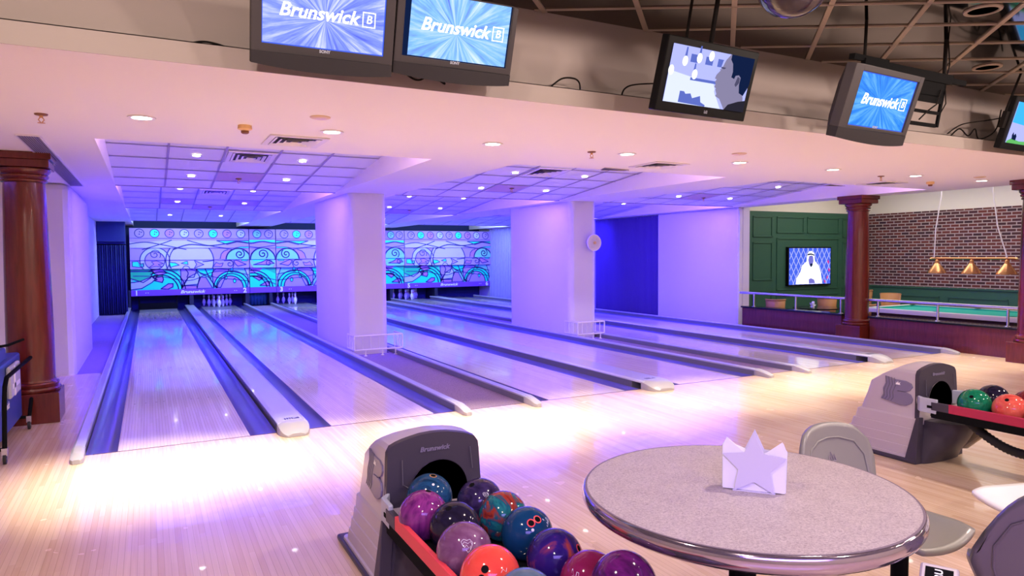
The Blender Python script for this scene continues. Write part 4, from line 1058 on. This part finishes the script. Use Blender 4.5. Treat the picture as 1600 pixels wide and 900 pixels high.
cable([(7.15, 4.2, 2.82), (7.4, 4.2, 2.93), (7.7, 4.1, 2.98), (7.9, 4.05, 3.02)], .006, 'long thin cable running to the rightmost television')

# ------------------------------------------------------------------ ball returns
def hood_loft(y0):
    # rows: z, front y, rear y, half width
    rows = [(0,.02,.74,.300), (.05,.01,.70,.298), (.055,.02,.66,.288), (.12,.01,.635,.285), (.125,.01,.62,.281), (.19,.005,.60,.279), (.195,.005,.585,.275), (.26,0,.565,.273), (.265,0,.55,.269),
            (.34,0,.53,.267), (.355,.0,.50,.258), (.48,.01,.455,.252), (.585,.02,.425,.246), (.65,.03,.33,.242), (.69,.035,.26,.238), (.712,.04,.22,.222), (.732,.042,.20,.17), (.746,.045,.18,.10), (.752,.05,.17,.03)]
    b = MB(); vs = []; n = 0
    for z, yf, yr, w in rows:
        r = min(.035, w*.4, (yr-yf)*.3); P = []
        for cx, cy, a0 in ((w-r, yr-r, 0), (-w+r, yr-r, 90), (-w+r*.4, yf+r*.4, 180), (w-r*.4, yf+r*.4, 270)):
            rr = r if a0 < 180 else r*.4
            for k in range(4): a = math.radians(a0+30*k); P.append((cx+rr*math.cos(a), cy+rr*math.sin(a), z))
        n = len(P); vs += P
    fs = [(i*n+k, i*n+(k+1) % n, (i+1)*n+(k+1) % n, (i+1)*n+k) for i in range(len(rows)-1) for k in range(n)]+[tuple(range(n))[::-1], tuple((len(rows)-1)*n+k for k in range(n))]
    return b.add(vs, fs)
def ball_return(cx, y0, label, zr, xr, rail_m, y_end):
    t = thing('ball_return', label, 'ball return', (cx, y0, 0), 0, 'grey ball returns')
    hood_loft(0).build('hood', 'hood_grey', t, True, angle=28)
    MB().box(-.315, .315, -.01, .77, 0, .035).build('base_plate', 'hood_dark', t, bevel=.012)
    # dark front panel with the ball mouth
    out = [(-.285, .0), (-.275, .2), (-.262, .36), (-.252, .5), (-.245, .66), (-.240, .70), (-.215, .718), (-.15, .738), (-.07, .753), (0, .757), (.07, .753), (.15, .738), (.215, .718), (.240, .70), (.245, .66), (.252, .5), (.262, .36), (.275, .2), (.285, 0)]
    N = 64; hx, hz, rx, rz = .02, .465, .150, .150
    def hit(a):
        d = (math.cos(a), math.sin(a)); best = None
        Pn = out+[out[0]]
        for (xa, za), (xb, zb) in zip(Pn, Pn[1:]):
            ex, ez = xb-xa, zb-za; den = d[0]*ez-d[1]*ex
            if abs(den) < 1e-9: continue
            tt = ((xa-hx)*ez-(za-hz)*ex)/den; uu = ((xa-hx)*d[1]-(za-hz)*d[0])/den
            if tt > 0 and -1e-6 <= uu <= 1+1e-6 and (best is None or tt < best): best = tt
        return (hx+d[0]*best, hz+d[1]*best)
    b = MB(); vs = []
    for k in range(N):
        a = 2*PI*k/N; o_ = hit(a); i_ = (hx+rx*math.cos(a), hz+rz*math.sin(a)); yl = lambda z: -.012+.04*z
        vs += [(o_[0], yl(o_[1])+.03, o_[1]), (o_[0]*.985, yl(o_[1]), o_[1]-.003), (i_[0], yl(i_[1]), i_[1]), (hx+(i_[0]-hx)*.95, yl(i_[1])+.05, hz+(i_[1]-hz)*.95)]
    b.add(vs, [(4*k+j, 4*k+j+1, 4*((k+1) % N)+j+1, 4*((k+1) % N)+j) for k in range(N) for j in range(3)]); b.build('front_panel', 'hood_dark', t, True, angle=50)
    b = MB(); b.lathe([(0, .004), (.152, .004)], 40, (hx, 0, hz), axis='y'); b.build('ball_mouth', 'black', t)
    # lower nose under the tray
    b = MB(); vs = []; n = 14
    for z, d, w in ((.0, .05, .24), (.06, .09, .235), (.18, .19, .215), (.27, .24, .20), (.33, .25, .19)):
        for i in range(n+1):
            a = PI*i/n; vs.append((w*math.cos(a), -d*math.sin(a)**.7 if 0 < i < n else 0, z))
    b.add(vs, [(r*(n+1)+i, r*(n+1)+i+1, (r+1)*(n+1)+i+1, (r+1)*(n+1)+i) for r in range(4) for i in range(n)]+[tuple(4*(n+1)+i for i in range(n+1))]); b.build('lower_nose', 'hood_dark', t, True)
    b = MB(); b.prismx([(-.02, .06), (-.10, .08), (-.22, .20), (-.255, .32), (-.02, .33)], .19, .24); b.build('nose_side', 'hood_beige', t, bevel=.02)
    for s in (-1, 1):      # dark wedge wrapping the lower side
        b = MB(); b.prismx([(-.012, .0), (-.012, .36), (.012, .36), (.085, .0)], s*.262-.030, s*.262+.030); w_ = b.build('side_wedge', 'hood_dark', t, bevel=.004)
        w_.data.transform(Matrix.Translation((s*.262, 0, .2)) @ Matrix.Rotation(-s*math.radians(4.5), 4, 'Y') @ Matrix.Translation((-s*.262, 0, -.2)))
    # emblem: wavy flag B on both side faces
    for s in (-1, 1):
        xx = s*.2575
        E = [(.16, .60), (.23, .585), (.30, .583), (.335, .57), (.345, .545), (.33, .52), (.30, .507), (.335, .495), (.352, .465), (.345, .435), (.315, .415), (.27, .41), (.20, .425), (.14, .435), (.155, .47), (.150, .51), (.165, .55)]
        b = MB(); b.prismx([(.05+(.352-y)*1.24, .43+(z-.41)*1.12) for y, z in E], xx-.006, xx+.006); e = b.build('emblem', 'hood_emblem', t, bevel=.003)
        e.data.transform(Matrix.Translation((xx, .28, .5)) @ Matrix.Rotation(s*math.radians(-5), 4, 'Y') @ Matrix.Translation((-xx, -.28, -.5)))
        def ep(y, z, d=.0065): return (xx+s*(d-(.43+(z-.41)*1.12-.5)*.0875), .05+(.352-y)*1.24, .43+(z-.41)*1.12)
        b = MB()
        for q in (.0, .02, .04, .06):
            b.tube([ep(.165+q, .60-q*.1), ep(.175+q, .55-q*.1), ep(.160+q, .50-q*.1), ep(.165+q, .46-q*.1), ep(.150+q, .435-q*.1)], .0022, 5)
        b.tube([ep(.25, .507), ep(.30, .507)], .003, 5)
        b.build('emblem_lines', 'hood_emblem_line', e, True)
        b = MB(); b.poly([ep(y, z, .0075) for y, z in ((.27,.55), (.262,.557), (.266,.57), (.255,.56), (.25,.575), (.244,.56), (.235,.57), (.238,.557), (.23,.55))]); b.build('emblem_crown', 'plastic_white', e)
    text('brand_lettering', 'Brunswick', .032, 'hood_emblem', t, face_front(.0, .012, .675), shear=.25, bold=.001, ext=.002, sx=1.15)
    b = MB(); b.tube([(-.17, .006, .64), (-.17, .0, .52), (-.14, .0, .50)], .0025, 5); b.build('panel_groove', 'hood_emblem_line', t); b = MB(); b.tube([(.19, .006, .66), (.2, .0, .55)], .0025, 5); b.build('panel_groove', 'hood_emblem_line', t)
    # clamp brackets
    for s in (-1, 1):
        xo = xr-cx+s*.262
        b = MB(); b.prismz([(xo-s*.03, .01), (xo+s*.008, -.03), (xo+s*.012, -.16), (xo-s*.012, -.16), (xo-s*.016, -.05), (xo-s*.05, .01)], zr-.11, zr+.0)
        br = b.build('clamp', 'bracket_grey', t, bevel=.006)
        b = MB(); b.box(xo+s*.011, xo+s*.014, -.13, -.09, zr-.07, zr-.05); b.build('slot', 'black', br)
    # tray
    L0, L1_ = -.10, y_end-y0
    b = MB(); b.box(xr-cx-.245, xr-cx+.245, L1_, L0, zr-.135, zr-.110); b.build('tray', 'black_gloss', t)
    b = MB()
    for x in (-.21, -.09, .07, .21): b.tube([(xr-cx+x, L1_+.02, zr-.116), (xr-cx+x, L0, zr-.116)], .008, 8)
    b.build('tray_rods', 'chrome', t, True)
    for s in (-1, 1):
        b = MB(); b.box(xr-cx+s*.262-.012, xr-cx+s*.262+.012, L1_, L0-.14, zr-.085, zr-.02); rl = b.build('rail_pad', rail_m, t, bevel=.006)
        b = MB(); b.box(xr-cx+s*.262-.014, xr-cx+s*.262+.014, L0-.15, L0-.02, zr-.083, zr-.022); b.build('rail_joint', 'hood_dark', t, bevel=.004)
        b = MB(); b.box(xr-cx+s*.262-.01, xr-cx+s*.262+.01, L1_, L0-.02, zr-.14, zr-.085); b.build('rail_frame', 'black', t)
    return t
r1 = ball_return(1.235, 3.19, 'grey and dark plastic ball return with pink padded rails, nearest the camera', .49, 1.215, 'rail_pink', 1.38)
b = MB(); b.box(-.2, .2, -1.75, -1.55, 0, .355); b.build('tray_support', 'hood_dark', r1, bevel=.02)
r2 = ball_return(5.475, 3.235, 'grey and dark plastic ball return with magenta padded rails at the right', .53, 5.44, 'rail_magenta', 1.45)
b = MB(); n = 60; pts = []; rs = []
for i in range(n+1):
    u = i/n; pts.append((-.12, -.28-.75*u, .375-.155*math.sin(PI*u))); rs.append(.035 if i % 2 else .029)
b.tube(pts, rs, 12); b.build('corrugated_hose', 'black_rubber', r2, True, angle=80)
b = MB(); b.box(-.2, .2, -1.75, -1.55, 0, .39); b.build('tray_support', 'hood_dark', r2, bevel=.02)

# balls
def ball(c, m, label, holes=(), ring=None, logo=None, dot=None, group='bowling balls on the near ball return', rot=(0,0,0)):
    t = thing('bowling_ball', label, 'bowling ball', c, 0, group)
    o = MB().sphere((0,0,0), .1085, 48, 24).build('shell', m, t, True); o.rotation_euler = rot
    R = .1085
    def disc(d, r, name, mm, off=.0004, r0=0, par=t):
        d = Vector(d).normalized(); u = d.orthogonal().normalized(); w = d.cross(u); b = MB(); n = 24; vs = []
        for k in range(n):
            a = 2*PI*k/n
            for rr in (r0, r):
                q = d*R+(u*math.cos(a)+w*math.sin(a))*rr; vs.append(q.normalized()*(R+off))
        b.add(vs, [(2*k, 2*k+1, 2*((k+1) % n)+1, 2*((k+1) % n)) for k in range(n)])
        if r0 == 0: b.add([vs[2*k+1] for k in range(n)], [tuple(range(n))])
        return b.build(name, mm, par)
    for h in holes:
        disc(h, .0135, 'finger_hole', 'black')
        if ring: disc(h, .0175, 'hole_ring', ring, .0006, .0125)
    if dot: disc(dot, .006, 'pin_dot', 'napkin')
    if logo:
        d = Vector(logo[0]).normalized(); up = Vector((0,0,1)); r_ = up.cross(d).normalized()*1; u = d.cross(r_)
        b = MB()
        for poly in logo[1]:
            b.tube([(d*R+r_*x+u*z).normalized()*(R+.0003) for x, z in poly], .0009, 4)
        b.build('engraved_mark', 'napkin', t)
    return t
scrib = [[(-.022,.012),(-.012,.02),(.0,.014),(.012,.018),(.022,.006)], [(-.018,.0),(-.01,.01),(.004,.002),(.014,.01),(.02,-.004)], [(-.010,-.012),(-.002,-.002),(.006,-.014),(.014,-.006),(.012,-.022)], [(-.022,.012),(-.018,.0),(-.010,-.012)], [(.022,.006),(.02,-.004),(.012,-.022)], [(-.004,-.02),(.002,-.03),(.01,-.024)]]
tri = [[(-.016,.022),(-.014,-.016),(.004,-.006),(-.016,.022)], [(.006,.016),(.014,.016),(.018,.004),(.008,-.004),(.006,.016)], [(-.006,.0),(-.004,-.01)]]
ball((1.15,3.055,.49), 'ball_blue_dark', 'dark blue marbled bowling ball emerging from the mouth of the near hood', [(.112,-.195,.974)], 'brass', dot=(-.071,-.661,.747))
ball((1.05,2.87,.482), 'ball_purple', 'streaked purple bowling ball nearest the pink rail clamp', [(.215,-.05,.99)])
ball((1.112,2.66,.487), 'ball_black', 'glossy black bowling ball between the purple and mauve ones', [(-.351,-.245,.904)])
ball((1.06,2.442,.483), 'ball_mauve', 'pale mauve bowling ball with white engraved lettering', [], logo=((-.24,-.792,.562), scrib))
ball((1.05,2.19,.487), 'ball_coral', 'bright coral red bowling ball with speckles', [(-.489,-.637,.596), (-.65,-.70,.35)], logo=((.05,-.82,.55), [[(-.01,-.01),(0,.0),(.01,-.012),(.016,.0)]]))
ball((1.35,2.92,.475), 'ball_navy', 'near black violet bowling ball at the back of the right row', [(-.464,-.186,.866)], logo=((-.1,-.8,.55), [[(x*.6, z*.6) for x, z in p] for p in scrib]))
ball((1.36,2.70,.478), 'ball_teal_red', 'teal bowling ball with rust red swirls', rot=(.6,.3,1.4))
ball((1.36,2.48,.478), 'ball_blue', 'plain blue bowling ball with two red-ringed finger holes', [(-.207,-.702,.682), (.094,-.652,.752)], 'rail_pink', dot=(-.225,-.851,.474), logo=((.515,-.64,.571), tri))
ball((1.34,2.225,.478), 'ball_orange_purple', 'bowling ball swirled orange, purple and red', [(.573,-.671,.471)], 'rail_pink', rot=(.2,.9,.3))
ball((1.35,2.00,.476), 'ball_magenta', 'magenta bowling ball partly under the round table', logo=((-.851,-.3,.524), tri))
ball((1.335,1.785,.56), 'ball_deep_purple', 'deep purple bowling ball resting high under the round table edge')
ball((1.37,1.572,.478), 'ball_navy', 'dark bowling ball farthest under the round table')
ball((1.07,1.965,.487), 'ball_blue_grey', 'slate blue bowling ball at the bottom edge of the view', logo=((.1,-.72,.68), [[(-.02,.012),(.02,.012),(.02,-.01),(-.02,-.01),(-.02,.012)]]))
G2 = 'bowling balls on the far ball return'
ball((5.30,2.88,.524), 'ball_green', 'green marbled bowling ball on the far ball return', [(-.769,-.218,.601)], group=G2)
ball((5.58,2.90,.524), 'ball_black', 'black bowling ball behind the green one', group=G2)
ball((5.32,2.655,.524), 'ball_red', 'bright red bowling ball right of the green one', [(-.674,-.147,.724)], group=G2)
ball((5.585,2.66,.524), 'ball_dark_red', 'dark red bowling ball behind the bright red one', group=G2)
ball((5.31,2.42,.524), 'ball_red', 'red bowling ball at the right edge of the view', group=G2)

# ------------------------------------------------------------------ round table
t = thing('round_table', 'large round speckled laminate table with thick glossy edge', 'table', (1.98, 1.90, 0))
b = MB(); b.lathe([(.590, .728), (.590, .740), (0, .740)], 96); b.build('laminate_top', 'laminate', t, True)
b = MB(); b.lathe([(.588, .7395), (.593, .7408), (.598, .7395)], 96); b.build('seam_line', 'laminate_edge_line', t, True)
b = MB(); b.lathe([(.56, .667), (.582, .670), (.600, .684), (.609, .702), (.609, .720), (.603, .734), (.597, .7395), (.592, .738)], 96); b.build('edge_band', 'table_edge', t, True, angle=60)
b = MB(); b.lathe([(0, .672), (.57, .672)], 64); b.build('underside', 'dark_wood', t)
b = MB(); b.lathe([(.05, .05), (.05, .60), (.16, .672)], 28); b.build('pedestal', 'black', t, True)
b = MB(); b.lathe([(.30, 0), (.30, .015), (.07, .05)], 40); b.build('foot', 'black', t, True)
# star-shaped napkin holder
ang = math.atan2(1.79-1.95, 2.07-1.93)
NH = thing('napkin_holder', 'white star shaped napkin holder standing on the round table', 'napkin holder', (2.0, 1.865, .7402), ang)
def star(R=.123, r=.060, cz=.118):
    P = []
    for k in range(10):
        a = PI/2+k*PI/5; q = R if k % 2 == 0 else r; P.append((q*math.cos(a)*.98, cz+q*math.sin(a)))
    return P
b = MB(); P = star(); m_ = min(z for x, z in P); P = [(x, max(z-m_, 0.0)) for x, z in P]; b.prism(P, -.034, -.030); b.build('front_star', 'holder_white', NH)
b = MB(); b.prism(P, .030, .034); b.build('back_star', 'holder_white', NH)
b = MB(); b.box(-.075, .075, -.034, .034, 0, .003); b.build('base', 'holder_white', NH)
NK = thing('napkin_stack', 'folded white napkins held between the two star plates', 'napkins', (2.0, 1.865, .7432), ang)
for k in range(7):
    y = -.024+.008*k; o = .004*math.sin(k*2.1)
    b = MB(); n = 6
    b.prism([(-.112+o, .001), (.108+o, .001), (.112+o, .15), (.098+o, .192-.006*k), (.045, .150-.004*k), (.0, .125), (-.045, .150), (-.098+o, .196-.005*k), (-.112+o, .16)], y-.0012, y+.0012)
    nk = b.build('napkin', 'napkin', NK)

# ------------------------------------------------------------------ moulded chairs
def moulded(x, y, z0, rz, m, label, em=None, hb=.34, wb=.25, st=.45, by=.0, rd=0.):
    """chair facing local -Y: seat centre at the origin, back at +Y"""
    t = thing('moulded_chair', label, 'chair', (x, y, z0), rz, 'moulded plastic chairs')
    b = MB(); N, K = 20, 14; vs = []
    for j in range(K+1):
        for i in range(N+1):
            u = -1+2*i/N; v = -1+2*j/K
            # superellipse seat pan
            xx = u*.22; yy = v*.225
            s = (1-.16*abs(u)**3*abs(v)**2); lim = math.sqrt(max(0, 1-abs(v)**5*.14))
            xx *= lim; dish = -.022*(1-u*u)*(1-v*v*.6); roll = -.04*max(0, -v-.6)**1.3
            vs.append((xx, yy*(1-.10*u*u), st+dish+roll+.01*u*u))
    b.add(vs, [(j*(N+1)+i, j*(N+1)+i+1, (j+1)*(N+1)+i+1, (j+1)*(N+1)+i) for j in range(K) for i in range(N)]); b.build('seat', m, t, True, solid=.022, angle=80)
    # back shell: wide, rounded top corners, curved
    b = MB(); vs = []
    zb = st+.03
    for j in range(K+1):
        v = j/K
        for i in range(N+1):
            u = -1+2*i/N
            top = hb*((1-.16*abs(u)**2.2-.22*max(0, abs(u)-.72)**1.2*2.6)*(1-rd)+rd*(1-.62*abs(u)**3))
            w_ = wb*(.84+.16*min(1, v*1.6))
            z = zb+v*top; x_ = u*w_*(1-.05*v**6)
            y_ = .235+by+.10*v-.075*u*u*(.6+.4*v)
            vs.append((x_, y_, z))
    b.add(vs, [(j*(N+1)+i, j*(N+1)+i+1, (j+1)*(N+1)+i+1, (j+1)*(N+1)+i) for j in range(K) for i in range(N)]); bk = b.build('backrest', m, t, True, solid=.022, angle=80)
    # raised panel outline on both faces of the back
    def surf(u, v, off):
        top = hb*((1-.16*abs(u)**2.2-.22*max(0, abs(u)-.72)**1.2*2.6)*(1-rd)+rd*(1-.62*abs(u)**3)); w_ = wb*(.84+.16*min(1, v*1.6))
        return (u*w_, .235+by+.10*v-.075*u*u*(.6+.4*v)+off, zb+v*top)
    for off, nm in ((-.013, 'front_groove'), (.013, 'rear_groove')):
        b = MB(); pts = [(-.8, .02), (-.82, .35), (-.78, .6), (-.62, .76), (-.3, .80), (0, .81), (.3, .80), (.62, .76), (.78, .6), (.82, .35), (.8, .02)]
        b.tube([surf(u, v, off) for u, v in pts], .0045, 6); b.build(nm, m, bk, True)
    if em:
        b = MB()
        for off in (-.014, .014):
            c = [surf(q, w, off) for q, w in ((-.1, .50), (-.06, .58), (-.03, .52), (0, .62), (.04, .52), (.08, .58), (.1, .50), (-.1, .50))]
            b.tube(c, .003, 5)
        b.build('crown_mark', em, bk)
    b = MB(); b.tube([(0, .10, st-.03), (0, .24, st-.02), (0, .265, st+.12)], .022, 8); b.build('back_bracket', 'black', t, True)
    b = MB(); b.lathe([(.035, .03), (.035, st-.03), (.12, st-.02)], 20); b.build('pedestal', 'black', t, True)
    b = MB(); b.lathe([(.2, 0), (.2, .012), (.04, .035)], 32); b.build('foot', 'black', t, True)
    return t
moulded(2.85, 1.84, 0, math.radians(4), 'chair_grey', 'grey moulded chair facing away from the lanes behind the round table', 'chair_emblem', hb=.34, by=.05, wb=.265)
moulded(2.81, 1.27, 0, math.radians(180-52), 'chair_purple', 'dark purplish moulded chair seen from behind in the bottom right corner', 'chair_emblem', hb=.40, wb=.27, rd=1.)
moulded(3.69, 1.68, 0, math.radians(-107), 'chair_white', 'white moulded chair with its seat reaching in from the right edge', None, by=.06)
moulded(4.84, 1.95, 0, math.radians(90), 'chair_white', 'white moulded chair back cut by the right edge beside the far ball return', None)
# scoring keypad console under table edge
t = thing('score_console', 'grey angled scoring console with dark screen at the bottom edge', 'scoring console', (2.42, 1.42, .47), (math.radians(24), 0, math.radians(-62)))
b = MB(); b.box(-.06, .06, -.09, .09, -.03, .0); b.build('casing', 'hood_grey', t, bevel=.008)
b = MB(); b.box(-.043, .043, -.07, .07, .0, .002); s_ = b.build('screen', 'black', t)
text('screen_lettering', 'BRU', .034, 'letter_white', s_, Matrix.Translation((.0, .03, .004)) @ Matrix.Rotation(PI/2, 4, 'Z'), bold=.001, ext=.0004)
b = MB(); b.tube([(0, 0, -.03), (.0, -.12, -.42)], .03, 12); b.build('stand', 'black', t, True)

# ------------------------------------------------------------------ folded table cart at the left edge
t = thing('folding_cart', 'blue folded table on a black wheeled frame beside the left column', 'folding table', (-1.05, 7.3, 0))
b = MB(); b.box(-.20, -.06, -.55, .75, .12, .74); b.build('side_panel', 'cart_blue', t, bevel=.02)
b = MB(); b.box(-.62, -.10, -.35, .30, .70, .84); b.build('top_panel', 'cart_blue', t, bevel=.02)
b = MB(); b.box(-.62, -.24, -.5, .7, .12, .70); b.build('rear_panel', 'cart_blue', t, bevel=.02)
b = MB(); b.box(-.058, -.02, -.05, .45, .42, .70); b.build('net_bag', 'cart_grey', t, bevel=.02)
b = MB(); b.box(-.02, -.016, .02, .38, .50, .54); b.box(-.02, -.016, .10, .16, .43, .69); b.build('bag_strap', 'white_metal', t)
b = MB(); b.tube([(.0, -.60, .10), (.0, -.52, .50), (.0, -.48, .60), (.0, -.38, .66), (.0, 1.05, .66), (.0, 1.20, .62), (.0, 1.22, .54), (.0, .68, .10)], .017, 10); b.build('tube_frame', 'black', t, True)
b = MB(); b.tube([(-.3, -.6, .12), (0, -.6, .12)], .015, 8); b.tube([(-.3, .68, .12), (0, .68, .12)], .015, 8); b.build('axle', 'black', t, True)
text('side_lettering', 'Brunswick', .085, 'letter_white', t, Matrix.Translation((-.055, -.12, .36)) @ Matrix.Rotation(PI/2, 4, 'Z') @ Matrix.Rotation(PI/2, 4, 'X'), shear=.2, bold=.001)
for y in (-.6, .68):
    for x in (0, -.5):
        b = MB(); b.lathe([(.025, -.013), (.042, -.01), (.042, .01), (.025, .013)], 20, (x, y, .043), axis='x'); wh = b.build('wheel', 'black_rubber', t, True)
        b = MB(); b.box(x-.02, x+.02, y-.02, y+.02, .07, .13); b.lathe([(0, -.016), (.012, -.016), (.012, .016), (0, .016)], 12, (x, y, .043), axis='x'); b.build('caster_fork', 'steel', wh)
t2 = MB(); t2.tube([(-1.25, 7.45, .853), (-1.12, 7.50, .866), (-1.02, 7.62, .90)], .012, 8); tag(recenter(t2.build('strap_handle', 'black', None, True)), 'thin black handle lying on top of the blue folded table', 'handle')

# ------------------------------------------------------------------ lights
def area(loc, size, rot, energy, color, spread=PI):
    l = bpy.data.lights.new('area', 'AREA'); l.shape = 'RECTANGLE'; l.size, l.size_y = size; l.energy = energy; l.color = color; l.spread = spread
    o = bpy.data.objects.new('light', l); COL.objects.link(o); o.location = loc; o.rotation_euler = rot; return o
BV = (.20,.10,1.0)
for bi, (x0, x1, xg, nm) in enumerate(BAYS):
    cx = (x0+x1)/2; w = x1-x0-.2
    # tubes hidden behind each step, shining toward the pins and down
    for yy, e, c in ((YB+.05, 18, (.85,.50,.95)), (11.50, 300, (.09,.04,1.0)), (16.50, 330, (.06,.05,1.0))):
        area((cx, yy, 2.86), (w, .3), (math.radians(62), 0, 0), e, c)
    area((cx, 22.3, 2.95), (w, .3), (math.radians(52), 0, 0), 55, (.62,.92,1.15))
# violet wash from the blue lamps over the lanes
for x, e in ((1.2, 62), (5.6, 62), (9.8, 72)): area((x, 12.4, 2.60), (2.4, .8), (0, 0, 0), e, (.05,.06,1.0))
area((-2.6, 8.0, 2.60), (1.2, 2.4), (0, 0, 0), 30, BV)
# concourse room lamps
for x in (-.5, 3.1, 6.6, 10.0):
    for y in (-.6, 1.7):
        l = bpy.data.lights.new('room', 'SPOT'); l.energy = 172; l.color = (1,.80,.68); l.spot_size = 3.12; l.spot_blend = .05; l.shadow_soft_size = .09
        o = bpy.data.objects.new('light', l); COL.objects.link(o); o.location = (x, y, 3.36)
# added blue-violet fill behind the camera, tints what faces it
area((.5, -2.2, 2.6), (4, 1.0), (math.radians(42), 0, math.radians(-25)), 75, (.36,.24,1.0), math.radians(95))
# games area
area((14.3, 9.0, 3.35), (3.2, 4.5), (0, 0, 0), 100, (1,.90,.80))
w = bpy.data.worlds.new('world'); S.world = w; w.use_nodes = True
w.node_tree.nodes['Background'].inputs[0].default_value = (.30,.22,.28,1); w.node_tree.nodes['Background'].inputs[1].default_value = .25

# ------------------------------------------------------------------ camera
cd = bpy.data.cameras.new('camera'); cam = bpy.data.objects.new('camera', cd); COL.objects.link(cam)
cd.sensor_width = 36; cd.lens = 24.42; cd.clip_start = .05; cd.clip_end = 200
cam.matrix_world = Matrix(((0.8857554,0.0284766,-0.4632779,0), (-0.4640927,0.0383412,-0.8849565,0), (-0.0074378,0.9988589,0.0471767,1.63), (0,0,0,1)))
S.camera = cam
S.view_settings.view_transform = 'Standard'; S.view_settings.look = 'None'; S.view_settings.gamma = 1; S.view_settings.use_curve_mapping = False
S.view_settings.exposure = 0.30
